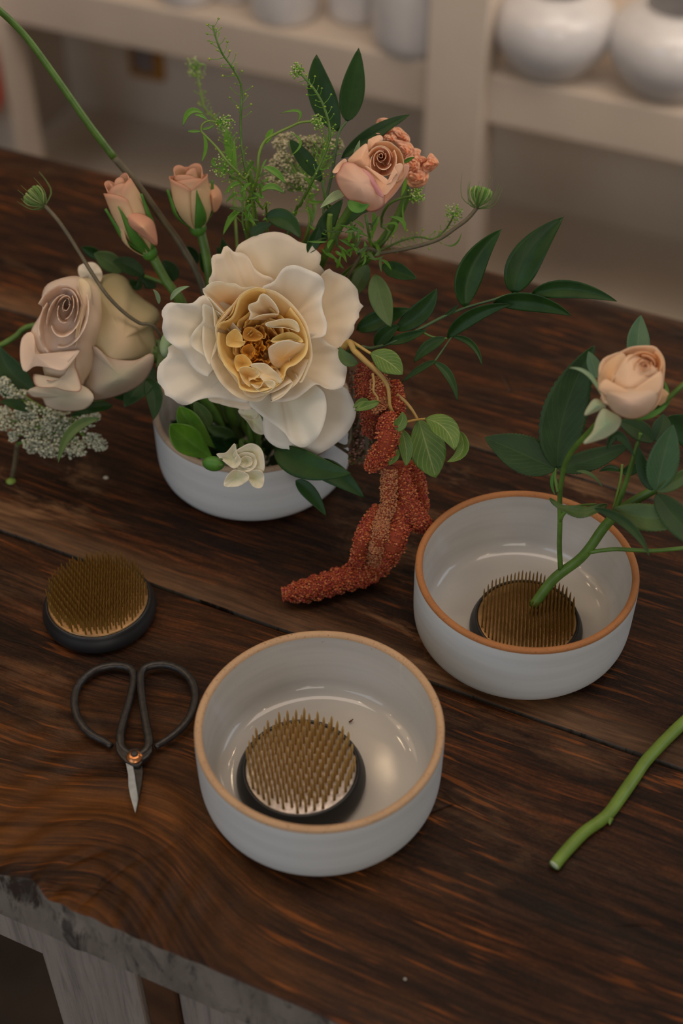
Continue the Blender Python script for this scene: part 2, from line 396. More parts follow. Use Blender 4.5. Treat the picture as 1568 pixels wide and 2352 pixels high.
box('apron', (-1.2, .98, .655), (.56, 1.01, .7015), LEGM, TABLE)
box('leg_brace', (-1.19, .36, .12), (-1.13, 1.0, .7015), LEGM, TABLE)

# ------------------------------------------------------------------ bowls
def glaze(name, base, rough, coat):
    t = NT(name); o = t.obj(); x, y, z = t.sep(o)
    band = t.noise(t.comb(t.math('MULTIPLY', x, 6), t.math('MULTIPLY', y, 6), t.math('MULTIPLY', z, 90)), 1, 4)
    spk = t.ramp(t.noise(o, 420, 2), [(.73, 0.0), (.78, .5)])
    c = t.mix(spk, t.ramp(band, [(.3, tuple(q * .9 for q in base)), (.7, tuple(q * 1.06 for q in base))]), (.2, .15, .1))
    t.set(base=c, rough=rough, coat=coat, coatr=.05, spec=.2)
    t.bump(t.math('ADD', band, t.math('MULTIPLY', t.noise(o, 60, 3), .4)), .12, .001); return t.m
G_OUT = glaze('satin_glaze', (.57, .585, .585), .42, .12)
G_IN = glaze('glossy_glaze', (.50, .475, .44), .35, .75)
def clay(name, c):
    t = NT(name); o = t.obj(); sp = t.ramp(t.noise(o, 700, 2), [(.62, 0.0), (.7, .7)])
    t.set(base=t.mix(sp, t.ramp(t.noise(o, 50, 4), [(.3, tuple(q * .85 for q in c)), (.7, c)]), (.16, .07, .03)), rough=.75); t.bump(sp, .2, .0005); return t.m
CLAY_T = clay('tan_clay', (.50, .31, .17)); CLAY_O = clay('orange_clay', (.36, .14, .04))
BH = .0577
def bowl(x, y, R, rimmat, label):
    t = thing('ceramic_bowl', label, 'bowl', (x, y, 0))
    k = R / .0752; w = .0050
    outer = [(.0, .0012), (.056, .0012), (.060, .0), (.0655, .0002), (.0692, .0018), (.0722, .0050), (.0739, .0095), (.0747, .016), (.0750, .0265), (.0751, .038), (.0752, .048), (.0750, BH - .0028)]
    rim = [(.0750, BH - .0028), (.0748, BH - .0012), (.0738, BH - .0002), (.0725, BH), (.0712, BH - .0004), (.0703, BH - .0014), (.0700, BH - .0024)]
    inner = [(.0700, BH - .0024), (.0698, .046), (.0695, .034), (.0688, .024), (.0672, .0165), (.0640, .0112), (.0595, .0085), (.053, .0076), (.03, .0072), (.0001, .0072)]
    def sm(p, n): return cr([(a * k, b) for a, b in p], n)
    for nm, pr, m, n in (('outer_wall', outer, G_OUT, 40), ('rim', rim, rimmat, 12), ('inner_glaze', inner, G_IN, 46)):
        V, F = lathe(sm(pr, n), 128)
        V = [(vx + x, vy + y, vz) for vx, vy, vz in V]
        # hand thrown: slightly out of round
        V = [(x + (vx - x) * (1 + .004 * sin(2 * math.atan2(vy - y, vx - x) + 1)), y + (vy - y) * (1 + .004 * sin(2 * math.atan2(vy - y, vx - x) + 1)), vz) for vx, vy, vz in V]
        mesh(nm, V, F, m, t)
    return t
B1 = (-.0133, .5210); B2 = (.1240, .6516); B3 = (-.0670, .8192)
bowl(*B1, .0755, CLAY_T, 'nearest white glazed bowl with a bare tan rim, holding a pin holder and nothing else')
bowl(*B2, .0746, CLAY_O, 'white glazed bowl with an orange clay rim, holding the rose twig')
bowl(*B3, .0749, clay('grey_clay', (.36, .27, .19)), 'white bowl at the back, under the big flower arrangement')

# ------------------------------------------------------------------ pin holders
RUB = simple('black_rubber', (.012, .012, .013), .42, var=.2, spec=.45)
PLATE = simple('pewter_plate', (.40, .35, .32), .38, metal=.75, var=.25, scale=220, bump=.3)
PLATE_B = simple('brass_plate', (.32, .19, .085), .42, metal=.75, var=.3, scale=160, bump=.3)
PIN = simple('brass_pin', (.60, .40, .14), .33, metal=.55, var=.25, scale=60)
PIN_D = simple('aged_brass_pin', (.30, .17, .035), .42, metal=.5, var=.3, scale=60)
def pin_geo(h, r):
    prof = [(r * 1.25, 0), (r, r), (r, h * .74), (r * .78, h * .84), (r * .35, h * .95), (r * .04, h)]
    V, F = lathe(prof, 7); return V, F
def kenzan(x, y, z, R, Rp, H, Hp, pitch, ph, pr, pmat, plmat, label, flare=0.0, tilt=0):
    t = thing('pin_holder', label, 'pin holder', (x, y, z))
    ar = lambda pr_: [(a + x, b + y, c + z) for a, b, c in pr_]
    prof = cr([(.0001, 0), (R * .86, 0), (R * .96, H * .06), (R, H * .28), (R * .985, H * .55), (R * .93, H * .85), (Rp + .0016, H), (Rp + .0004, H * .985), (Rp, H * .93)], 36)
    V, F = lathe(prof, 80); mesh('rubber_base', ar(V), F, RUB, t)
    V, F = lathe([(Rp + .0002, H * .9), (Rp, Hp), (Rp * .97, Hp + .0004), (Rp * .5, Hp + .0005), (.0001, Hp + .0005)], 72); mesh('metal_plate', ar(V), F, plmat, t)
    V, F = pin_geo(ph, pr); pm = bpy.data.meshes.new('pin'); pm.from_pydata([tuple(v) for v in V], [], F); pm.materials.append(pmat)
    pm.polygons.foreach_set('use_smooth', [True] * len(pm.polygons))
    cnt = 0; j = 0; rows = int(2 * Rp / (pitch * .866)) + 3
    pts = []
    for a in range(-rows, rows):
        for b in range(-rows, rows):
            u = (b + (a % 2) * .5) * pitch; v = a * pitch * .866
            if u * u + v * v < (Rp - pitch * .32) ** 2: pts.append((u, v))
    pts.sort(key=lambda q: q[0] * sin(tilt) + q[1] * cos(tilt)); rest = pts[296:]; pts = pts[:296]
    st = MB()
    for (u, v) in rest:
        c_, s_ = cos(tilt), sin(tilt); u2, v2 = u * c_ - v * s_, u * s_ + v * c_
        st.add([(x + u2 + q[0] + q[2] * flare * u2 / Rp, y + v2 + q[1] + q[2] * flare * v2 / Rp, z + Hp + q[2]) for q in V], F)
    if rest: o = st.obj('pins', pmat, t, kind='stuff')
    for (u, v) in pts:
        o = bpy.data.objects.new('pin', pm); link(o, t)
        c_, s_ = cos(tilt), sin(tilt)
        o.location = (u * c_ - v * s_, u * s_ + v * c_, Hp + .0002)
        o.rotation_euler = (rnd.uniform(-.02, .02) - flare * v / Rp, rnd.uniform(-.02, .02) + flare * u / Rp, 0)
        cnt += 1
    return t, cnt
k1 = at(692, 1794, .0082)
kenzan(k1[0], k1[1], .0074, .0402, .0342,   .0165, .0150, .0052, .0170, .0009, PIN, PLATE, 'pin holder with sharp separate gold pins, sitting in the nearest bowl', .05, .2)
k2 = at(1206, 1450, .0082)
kenzan(k2[0], k2[1], .0074, .0385, .0335, .0155, .0142, .0029, .0135, .00055, PIN_D, PLATE_B, 'pin holder with dense dull brass pins, a green twig stuck in it', .03, .4)
k3 = at(231, 1408, 0)
kenzan(k3[0], k3[1], .0004, .0395, .0345, .0150, .0148, .0037, .0140, .00062, PIN_D, PLATE_B, 'pin holder lying directly on the wooden table, left of the bowls', .06, .1)

# ------------------------------------------------------------------ scissors
IRON = simple('black_iron', (.030, .026, .024), .42, metal=.35, var=.35, scale=300, bump=.25)
STEEL = simple('ground_steel', (.42, .47, .52), .30, metal=.8, var=.15, scale=200)
COPPER = simple('copper_rivet', (.52, .22, .09), .3, metal=.9, var=.2)
CHIP = simple('bare_chip', (.42, .28, .2), .6)
c7 = crop(60, 1230, 3.41)
SC = thing('scissors', 'black iron bonsai scissors with loop handles and a copper rivet', 'scissors', tuple(at(310, 1740, 0)))
def tz(pts, z): return [at(*c7(a, b), z if len(q) < 1 else q[0]) for a, b, *q in pts]
hl = tz([(665, 1652), (620, 1615), (520, 1562), (450, 1500), (398, 1410), (378, 1300), (398, 1195), (455, 1115), (550, 1050), (650, 1022), (750, 1022), (818, 1045), (842, 1100), (835, 1180), (810, 1290), (780, 1390), (755, 1480), (738, 1570), (745, 1650), (790, 1700), (850, 1720)], .0052)
hr = tz([(1012, 1655), (1060, 1625), (1150, 1565), (1240, 1480), (1295, 1390), (1322, 1280), (1312, 1180), (1262, 1095), (1180, 1038), (1080, 1012), (985, 1018), (920, 1045), (897, 1100), (898, 1180), (910, 1290), (930, 1420), (950, 1530), (962, 1620), (940, 1680), (880, 1725), (850, 1740)], .0068)
tube('handle', hl, [.0021, .0026, .0027, .0027, .0027, .0027, .0027, .0026, .0027, .0030, .0022], IRON, SC, n=90, seg=14)
tube('handle', hr, [.0021, .0026, .0027, .0027, .0027, .0027, .0027, .0026, .0027, .0030, .0022], IRON, SC, n=90, seg=14)
def plate(name, pts, z0, z1, mat, parent, bev=.0004):
    n = len(pts); V = [at(*c7(a, b), z1) for a, b in pts]; V = V + [np.array([v[0], v[1], z0]) for v in V]
    F = [tuple(range(n))[::-1], tuple(range(n, 2 * n))] + [(i, (i + 1) % n, n + (i + 1) % n, n + i) for i in range(n)]
    o = mesh(name, V, F, mat, parent, smooth=False); m = o.modifiers.new('bevel', 'BEVEL'); m.width = bev; m.segments = 2; return o
plate('blade', [(790, 1775), (845, 1740), (905, 1760), (915, 1850), (905, 1950), (885, 2040), (866, 2150), (845, 2040), (835, 1900)], .0015, .0042, IRON, SC)
bl = plate('blade', [(776, 1762), (800, 1770), (838, 1800), (850, 1870), (862, 1950), (872, 2010), (878, 2060), (868, 2120), (855, 2172), (835, 2110), (815, 2040), (800, 1960), (797, 1870)], .0044, .0060, STEEL, SC); bl['label'] = 'bright ground steel blade'
plate('tang', [(716, 1560), (770, 1570), (772, 1640), (800, 1668), (870, 1655), (915, 1690), (915, 1770), (880, 1810), (838, 1802), (778, 1772), (735, 1730), (705, 1680), (697, 1620)], .0036, .0072, IRON, SC, .0012)
plate('tang', [(935, 1600), (985, 1600), (990, 1680), (960, 1725), (915, 1760), (880, 1745), (900, 1690), (930, 1670)], .0030, .0082, IRON, SC, .0012)
plate('paint_chip', [(930, 1620), (955, 1628), (985, 1612), (985, 1632), (962, 1640), (930, 1655)], .0080, .0085, CHIP, SC, .0001)
rv = at(*c7(850, 1735), .0072)
V, F = lathe(cr([(.0052, 0), (.0052, .0008), (.0042, .0018), (.0028, .0026), (.0001, .0028)], 14), 28); mesh('rivet', [(a + rv[0], b + rv[1], c + .0072) for a, b, c in V], F, COPPER, SC)
V, F = lathe(cr([(.0023, 0), (.0023, .0008), (.0016, .0013), (.0001, .0014)], 10), 20); mesh('rivet_pin', [(a + rv[0], b + rv[1] + .0006, c + .0096) for a, b, c in V], F, IRON, SC)

# ------------------------------------------------------------------ cut stem on the table
CS = thing('cut_stem', 'bare green flower stem cut off and lying on the table at the right', 'stem', tuple(at(1400, 1830, 0)))
c4 = crop(1100, 1600, 3.128)
pts = [(1640, 40), (1464, 190), (1320, 330), (1200, 460), (1130, 560), (1060, 660), (990, 760), (930, 840), (860, 900), (760, 970), (670, 1060), (590, 1150), (540, 1215)]
tube('stem', [at(*c4(a, b), .0042) for a, b in pts], [.0040, .0040, .0039, .0038, .0038, .0040, .0038, .0037, .0038, .0036], STEM_L, CS, n=70, seg=14)
cc = at(*c4(540, 1208), .0044); V, F = blob_geo(cc, .0034, .0034, .0012, ax=(at(*c4(520, 1230), .004) - at(*c4(600, 1140), .006)), n=6, m=14)
mesh('cut_end', V, F, simple('pale_pith', (.42, .5, .33), .6), CS)
th = at(*c4(935, 880), .0042); te = at(*c4(938, 922), .0036)
tube('thorn', [th, th * .5 + te * .5, te], [.0026, .0014, .0002], STEM_L, CS, n=8)
th = at(*c4(1135, 545), .005); te = at(*c4(1098, 540), .0052)
tube('node', [th, te], [.0026, .0008], STEM_L, CS, n=6)

# ------------------------------------------------------------------ generic leaf and petals
def leaf(parent, base, tip, w, mat, mid=None, roll=0.0, fold=.25, serr=0, cup=0.0, name='leaf', n=None, col=None, tipn=1.0, peak=.42, wave=0.0, thick=.00035):
    """base, tip: (px,py,d). w: full width in pixels at that distance. roll turns it round its midrib"""
    B = P(*base) if len(base) == 3 else base; T_ = P(*tip)
    if mid is None: M = (B + T_) / 2 + UP * .0
    else: M = P(*mid) * 2 - (B + T_) / 2 if len(mid) == 3 else P(mid[0], mid[1], (base[2] + tip[2]) / 2) * 2 - (B + T_) / 2
    n = n or (44 if serr else 16); nv = 5
    wm = w * base[2] / FPX / 2
    V = []; U = []
    for i in range(n + 1):
        t = i / n
        c = B * (1 - t) ** 2 + M * 2 * t * (1 - t) + T_ * t * t
        tg = 2 * (1 - t) * (M - B) + 2 * t * (T_ - M); tg /= np.linalg.norm(tg) + 1e-12
        nn = -FW - tg * (-FW @ tg)
        nn /= np.linalg.norm(nn) + 1e-12
        sd = np.cross(tg, nn)
        nr = nn * cos(roll) + sd * sin(roll); sr = sd * cos(roll) - nn * sin(roll)
        q = t ** (math.log(.5) / math.log(peak))
        ww = wm * (sin(pi * q) ** .8 if 0 < t < 1 else 0) / max(.25, cos(roll)) * (1 - .0 * t)
        ww = max(ww, wm * .03 * (1 - t) + 1e-5)
        for j in range(-nv, nv + 1):
            v = j / nv; e = 1
            if serr and abs(j) == nv: e = 1 + serr * ((i % 2) * 2 - 1) * min(1, 4 * t)
            h = fold * ww * abs(v) ** 1.3 + cup * ww * v + wave * wm * sin(t * 13 + v) * v * v
            V.append(c + sr * (v * ww * e) + nr * h); U.append((t, .5 + v / 2))
    k = 2 * nv + 1
    F = [(i * k + j, i * k + j + 1, (i + 1) * k + j + 1, (i + 1) * k + j) for i in range(n) for j in range(k - 1)]
    return mesh(name, V, F, mat, parent, uvs=U, solid=thick, cols=[col] * len(V) if col else None)

def lerp3(a, b, t): return tuple(a[i] * (1 - t) + b[i] * t for i in range(3))
def fan(parent, T, outline, base, db, de, c_in, c_out, expo=1.5, closed=False, n=48, ns=12, over=0.0, ruf=0.0, curl=0.0, name='petal', mat=None, cexp=1.0, thick=.00028, seed=0, rf=5, edge=None):
    """petal through a traced rim; base at depth db, rim at depth de (number or list along the rim)"""
    pts = [T(*q[:2]) for q in outline]
    dl = list(de) if hasattr(de, '__len__') else [de, de]
    e = cr(pts, n, closed); m = len(e)
    dd = np.interp(np.linspace(0, 1, m), np.linspace(0, 1, len(dl)), dl)
    bx, by = T(*base)
    V = []; C = []
    r_ = random.Random(seed + int(bx * 7 + by * 3)); ph = [r_.uniform(0, 6.28) for _ in range(4)]
    for i in range(ns + 1):
        s = i / ns; s = .02 + .98 * s
        for j in range(m):
            u = j / (m if closed else m - 1)
            f = s + over * sin(pi * s ** 1.3)
            x = bx + (e[j, 0] - bx) * f; y = by + (e[j, 1] - by) * f
            rr = ruf * s * s * (sin(2 * pi * rf * u + ph[0]) * .6 + sin(2 * pi * (rf + 3) * u + ph[1]) * .4)
            if not closed: rr *= min(1, 6 * min(u, 1 - u) + .15)
            d = db + (dd[j] - db) * s ** expo + rr + curl * max(0, (s - .72) / .28) ** 2
            V.append(P(x, y, d))
            c = lerp3(c_in, c_out, s ** cexp)
            if edge and s > .9: c = lerp3(c, edge, (s - .9) / .1 * .8)
            C.append(c)
    F = []
    for i in range(ns):
        for j in range(m if closed else m - 1):
            j2 = (j + 1) % m; F.append((i * m + j, i * m + j2, (i + 1) * m + j2, (i + 1) * m + j))
    if closed: F.append(tuple(range(m))[::-1])
    return mesh(name, V, F, mat or PETAL, parent, cols=C, solid=thick)

def rosehead(parent, base, top, Rpx, plist, c_in, c_out, c_back=None, edge=None, name='petal'):
    """petals round an axis from base to top; each petal (azimuth deg, half width deg, radius factor, height factor, flare)"""
    B = P(*base); T_ = P(*top); ax = T_ - B; H = np.linalg.norm(ax); ax /= H
    R = Rpx * base[2] / FPX
    u = -FW - ax * (-FW @ ax); u /= np.linalg.norm(u); w = np.cross(ax, u)      # azimuth 0 faces the camera
    for (az, hw, rf, hf, fl) in plist:
        nj, ns = 16, 14; V = []; C = []
        for i in range(ns + 1):
            s = i / ns
            for j in range(nj + 1):
                v = -1 + 2 * j / nj
                a = math.radians(az + hw * v * (1 - .35 * (1 - s)))
                top_ = hf * (1 - .16 * abs(v) ** 2.5)
                z = top_ * s
                prof = sin(min(1, s * 1.25 + .08) * pi / 2) ** .8 * (1 - .32 * max(0, s - .45) * (1.4 - fl))
                r = R * rf * prof * (1 + .05 * v) + R * fl * .42 * max(0, (s - .75) / .25) ** 2
                z -= fl * .12 * max(0, (s - .8) / .2) ** 2
                V.append(B + ax * H * z + (u * cos(a) + w * sin(a)) * r)
                c = lerp3(c_in, c_out, s ** .8)
                if edge and s > .86: c = lerp3(c, edge, .7 * (s - .86) / .14)
                C.append(c)
        F = [(i * (nj + 1) + j, i * (nj + 1) + j + 1, (i + 1) * (nj + 1) + j + 1, (i + 1) * (nj + 1) + j) for i in range(ns) for j in range(nj)]
        mesh(name, V, F, PETAL, parent, cols=C, solid=.0005)
def sepals(parent, base, top, Rpx, azs, mat, flare=.9, length=.7):
    B = P(*base); ax = P(*top) - B; H = np.linalg.norm(ax); ax /= H; R = Rpx * base[2] / FPX
    u = -FW - ax * (-FW @ ax); u /= np.linalg.norm(u); w = np.cross(ax, u)
    for az in azs:
        V = []; U = []; n = 12
        for i in range(n + 1):
            s = i / n; wd_ = R * .42 * (sin(pi * (s * .85 + .12))) * (1 - s * .75)
            a = math.radians(az); rad = u * cos(a) + w * sin(a); tan = np.cross(ax, rad)
            r = R * (sin(min(1, s * 1.6 + .1) * pi / 2) * 1.04) + R * flare * max(0, s - .5) ** 1.5
            for v in (-1, -.5, 0, .5, 1):
                V.append(B + ax * H * length * s * (1 if flare < 1 else .6) + rad * (r - .12 * R * abs(v)) + tan * v * wd_); U.append((s, .5 + v / 2))
        F = [(i * 5 + j, i * 5 + j + 1, i * 5 + j + 6, i * 5 + j + 5) for i in range(n) for j in range(4)]
        mesh('sepal', V, F, mat, parent, uvs=U, solid=.0004)
    V, F = blob_geo(B + ax * H * .03, R * .42, R * .42, R * .4, ax=ax); mesh('calyx', V, F, mat, parent, uvs=[(.3, .2)] * len(V))
HUB = np.array([B3[0], B3[1], .012])           # where the arrangement's stems meet
def hub(dx=0, dy=0, z=.012): return (B3[0] + dx, B3[1] + dy, z)
LIFT = lambda q: tuple(q)
def loc3(px, py, d): return tuple(P(px, py, d))

# ================================================================== the flowers
CRM = (.93, .82, .62); CRM2 = (.94, .85, .71); YEL = (.95, .64, .12); GOLD = (.93, .50, .06); PALEY = (.96, .80, .36)
h = crop(330, 510, 2.851)
HR = thing('cream_garden_rose', 'large open cream garden rose with a golden centre, in the middle', 'flower', loc3(600, 780, .99))
D0 = .962
def hp(outline, base, db, de, ci=CRM, co=CRM2, **k):
    return fan(HR, h, outline, base, D0 + db, [D0 + q for q in de] if hasattr(de, '__len__') else D0 + de, ci, co, **k)
YB = (.92, .76, .46)
# back petals
hp([(830, 600), (620, 420), (600, 190), (680, 112), (790, 72), (880, 65), (960, 92), (1000, 122), (1050, 140), (1110, 152), (1118, 180), (1157, 205), (1158, 255), (1150, 290), (1180, 330), (1010, 470)], (830, 640), .030, [.03, .022, .022, .018, .024, .03], YB, ruf=.0022, seed=1, rf=4)
hp([(700, 600), (440, 420), (448, 330), (442, 240), (465, 212), (512, 206), (516, 172), (545, 155), (590, 196), (650, 202), (692, 240), (722, 300), (780, 345), (850, 380), (900, 560)], (760, 640), .026, [.028, .016, .012, .012, .02, .02, .024], YB, ruf=.002, seed=2, curl=-.002)
hp([(980, 640), (1180, 328), (1250, 330), (1330, 365), (1368, 405), (1400, 445), (1410, 520), (1440, 555), (1410, 582), (1408, 630), (1380, 660), (1375, 712), (1340, 762), (1308, 808), (1268, 826), (1000, 850)], (900, 740), .028, [.02, .012, .018, .022, .016, .02], YB, ruf=.002, seed=3)
hp([(820, 1050), (780, 1290), (785, 1385), (822, 1442), (885, 1480), (960, 1490), (1010, 1517), (1070, 1502), (1120, 1527), (1200, 1490), (1270, 1440), (1340, 1370), (1387, 1270), (1380, 1200), (1350, 1130), (1308, 1078), (1100, 960)], (850, 900), .030, [.028, .026, .022, .024, .030, .024, .024], (0.84, 0.75, 0.59), (0.88, 0.87, 0.82), ruf=.002, seed=4)
hp([(470, 1000), (420, 1152), (500, 1192), (600, 1217), (700, 1222), (780, 1100)], (700, 950), .028, .022, YB, ruf=.001, seed=5)
hp([(560, 700), (190, 800), (160, 870), (102, 930), (87, 985), (92, 1050), (130, 1092), (136, 1130), (182, 1152), (230, 1190), (290, 1198), (350, 1167), (420, 1152), (490, 1150), (560, 1166), (700, 1176), (780, 1050)], (680, 880), .026, [.026, .018, .010, .008, .014, .018, .022], (0.84, 0.75, 0.57), (0.90, 0.87, 0.80), ruf=.002, seed=6, expo=1.3)
# second ring
hp([(790, 1040), (690, 1180), (740, 1240), (800, 1292), (870, 1340), (932, 1392), (960, 1440), (1040, 1477), (1110, 1440), (1150, 1390), (1182, 1310), (1197, 1230), (1190, 1150), (1160, 1095), (1010, 980)], (860, 930), .022, [.014, .008, .008, .012, .006, .010, .014], (0.82, 0.75, 0.55), (0.90, 0.88, 0.80), ruf=.002, seed=7)
hp([(600, 560), (400, 480), (320, 530), (230, 532), (160, 530), (115, 590), (127, 632), (120, 700), (142, 762), (200, 812), (252, 852), (292, 912), (342, 972), (420, 1012), (445, 960), (600, 900)], (660, 760), .018, [.012, .004, -.002, .0, .004, .012, .010, .012], YB, (0.91, 0.88, 0.81), ruf=.002, seed=8, expo=1.2)
hp([(860, 1100), (830, 1170), (900, 1178), (990, 1160), (1050, 1120), (1130, 1062), (1190, 1090), (1250, 1097), (1305, 1076), (1322, 1020), (1330, 950), (1300, 890), (1272, 832), (1212, 800), (1170, 760), (1130, 727), (1085, 730), (1000, 800)], (880, 900), .018, [.010, -.002, .002, .004, .010, .010, .004, .006], YB, (0.91, 0.85, 0.75), ruf=.0015, seed=9, expo=1.4)
hp([(800, 560), (770, 437), (850, 390), (890, 332), (932, 292), (1000, 284), (1070, 310), (1140, 340), (1177, 382), (1184, 440), (1166, 500), (1172, 580), (1197, 652), (1195, 712), (1168, 752), (1000, 780)], (900, 680), .018, [.006, .0, -.004, -.002, .006, .002, .010], (0.84, 0.66, 0.41), (0.92, 0.89, 0.82), ruf=.002, seed=10, expo=1.6)
hp([(560, 720), (395, 470), (402, 430), (440, 398), (500, 388), (545, 404), (600, 404), (650, 430), (760, 440), (800, 620)], (700, 690), .020, [.004, -.006, -.010, -.006, .0, .006], GOLD, (0.93, 0.87, 0.71), ruf=.0015, seed=11, expo=2.0, cexp=1.3)
hp([(640, 720), (425, 490), (452, 560), (462, 670), (472, 700), (480, 800), (442, 900), (432, 940), (402, 880), (385, 800), (385, 700), (392, 620)], (560, 760), .012, [.0, -.010, -.010, -.004, -.002, .0], (0.87, 0.71, 0.43), (0.92, 0.87, 0.74), ruf=.001, seed=12)
hp([(640, 700), (410, 540), (384, 590), (384, 650), (330, 712), (300, 780), (330, 830), (400, 880), (440, 930), (560, 860)], (600, 760), .014, [.006, -.006, -.004, .0, .002, .004], (0.87, 0.71, 0.43), (0.91, 0.87, 0.76), ruf=.001, seed=13)
# cup: rims bend inwards
def cup(outline, base=(775, 790), db=.020, de=-.012, ci=YEL, co=CRM2, over=.10, **k):
    k.setdefault('expo', 2.4); k.setdefault('cexp', 3.6)
    co = (co[0], co[1] * .98, co[2] * .90)
    return hp(outline, base, db, de, ci, co, over=over, **k)
cup([(480, 760), (440, 905), (462, 980), (512, 1062), (600, 1140), (690, 1172), (760, 1175), (800, 1140), (860, 1080), (900, 1000)], over=.0, de=[-.002, -.004, -.006, -.006, -.004], ruf=.001, seed=20, expo=1.8, cexp=1.0)
cup([(520, 930), (640, 1090), (660, 1130), (720, 1150), (800, 1130), (880, 1100), (975, 1045), (960, 1090), (900, 1150), (830, 1175), (1000, 1060), (1080, 900)], de=[-.008, -.010, -.010, -.006], over=.0, seed=21, expo=2, cexp=1.0)
cup([(1000, 1000), (1030, 1055), (1080, 960), (1104, 880), (1090, 760), (1062, 660), (1000, 570), (930, 500), (850, 450), (770, 440)], de=[-.006, -.010, -.012, -.010, -.008], over=.04, co=(.93, .84, .68), seed=22, cexp=1.3)
cup([(780, 450), (700, 440), (640, 470), (590, 530), (500, 640), (470, 700), (480, 800), (492, 880), (530, 930)], de=[-.008, -.012, -.010, -.008], over=.05, co=(.93, .84, .68), seed=23, cexp=1.3)
cup([(480, 690), (500, 660), (555, 640), (590, 600), (625, 500), (680, 450), (740, 430), (800, 440)], de=[-.014, -.016, -.014], over=.06, co=(.96, .80, .44), seed=24)
cup([(485, 720), (482, 800), (500, 880), (545, 960), (610, 1020), (630, 1090), (690, 1110), (760, 1110), (850, 1080), (930, 1000)], de=[-.012, -.014, -.012, -.014, -.010], over=.05, co=(.96, .80, .44), seed=25, ruf=.001)
cup([(790, 1130), (850, 1090), (910, 1040), (940, 960), (1000, 930), (1060, 870), (1075, 800), (1060, 720), (1020, 640), (960, 560)], de=[-.012, -.012, -.014, -.012, -.010], over=.05, co=(.96, .80, .44), seed=26)
# deep golden inner layers
for k_, (r0, z0, z1) in enumerate(((225, .021, .0), (170, .022, .003), (120, .022, .006), (78, .022, .008), (45, .022, .010))):
    for q in range(5 if k_ < 3 else 4):
        a0 = q * 2 * pi / (5 if k_ < 3 else 4) + k_ * .7 + rnd.uniform(-.3, .3); r0 = r0 * rnd.uniform(.86, 1.1)
        ol = [(780 + (r0 + rnd.uniform(-14, 14)) * cos(a0 + a) * .95, 790 + (r0 + rnd.uniform(-14, 14)) * sin(a0 + a) * 1.12) for a in np.linspace(-.85, .85, 9)]
        hp(ol, (780, 800), z0, [z1 + rnd.uniform(-.003, .003) for _ in range(5)], GOLD, lerp3(GOLD, PALEY, .8 - .15 * k_), expo=2.6, over=.06, cexp=2.2, ruf=.0022, rf=3, seed=30 + k_ * 7 + q, n=34, ns=10)
for i in range(22):                            # crumpled petaloids in the heart
    a = rnd.uniform(0, 2 * pi); q = rnd.uniform(0, 1) ** .6; cx_, cy_ = 745 + 105 * q * cos(a), 800 + 150 * q * sin(a); r0 = rnd.uniform(28, 58); b = rnd.uniform(0, 6.28)
    ol = [(cx_ + r0 * rnd.uniform(.6, 1.15) * cos(b + t), cy_ + r0 * rnd.uniform(.6, 1.15) * sin(b + t)) for t in np.linspace(-1.3, 1.3, 7)]
    hp(ol, (cx_ - 20 * cos(b), cy_ - 20 * sin(b)), .016, [rnd.uniform(-.002, .010) for _ in range(5)], (.80, .36, .04), rnd.choice([GOLD, PALEY, (.92, .62, .18)]), expo=1.6, ruf=.0015, rf=3, seed=200 + i, n=20, ns=7)
# named inner petals seen in the photograph
hp([(690, 640), (700, 600), (685, 570), (690, 540), (740, 520), (760, 480), (790, 470), (830, 500), (870, 550), (885, 600), (840, 600), (760, 610)], (860, 640), .010, [-.012, -.014, -.016, -.010], (0.84, 0.52, 0.16), (0.95, 0.90, 0.75), closed=True, n=40, seed=60, ruf=.0016, rf=3, expo=1.4)
hp([(815, 830), (850, 800), (900, 778), (960, 775), (1010, 790), (1075, 805), (1040, 860), (1000, 910), (950, 950), (900, 962), (850, 940), (825, 900)], (900, 900), -.004, [-.014, -.018, -.012, .006, .008, .004, -.010], (0.89, 0.59, 0.19), (0.95, 0.88, 0.73), closed=True, n=40, seed=61, ruf=.0016, rf=3, expo=1.2)
hp([(800, 680), (800, 660), (850, 648), (900, 635), (960, 635), (1005, 660), (1020, 720), (960, 700), (900, 690), (840, 690)], (930, 690), -.006, [-.014, -.016, -.014, -.010], (0.91, 0.71, 0.32), (0.95, 0.89, 0.71), closed=True, n=36, seed=62, ruf=.0016, rf=3)
hp([(540, 800), (545, 740), (600, 700), (640, 740), (650, 790), (665, 775), (660, 800), (620, 822), (560, 815)], (590, 780), -.004, [-.006, -.012, -.010, -.004], (0.91, 0.59, 0.14), (0.95, 0.75, 0.32), closed=True, n=36, seed=63, ruf=.0016, rf=3)
hp([(700, 930), (790, 925), (840, 960), (890, 1010), (905, 1050), (860, 1060), (830, 1090), (780, 1040), (740, 990), (715, 960)], (800, 1000), -.010, [-.014, -.016, -.010, -.012], (0.93, 0.75, 0.43), (0.95, 0.87, 0.66), closed=True, n=36, seed=64, ruf=.0016, rf=3)
hp([(600, 880), (660, 870), (710, 930), (680, 950), (620, 980), (595, 930)], (650, 925), -.002, [-.010, -.008, -.004], (0.89, 0.55, 0.11), (0.95, 0.75, 0.30), closed=True, n=30, seed=65, ruf=.0016, rf=3)
hp([(625, 960), (690, 950), (760, 985), (740, 1020), (690, 1040), (700, 1080), (650, 1040)], (680, 1000), -.004, [-.014, -.012, -.010], (0.87, 0.55, 0.14), (0.95, 0.82, 0.48), closed=True, n=30, seed=66, ruf=.0016, rf=3)
hp([(700, 1060), (750, 1090), (790, 1040), (850, 1040), (860, 1075), (820, 1110), (760, 1112)], (780, 1075), -.006, [-.014, -.014, -.012], (0.91, 0.68, 0.32), (0.95, 0.89, 0.68), closed=True, n=30, seed=67, ruf=.0016, rf=3)
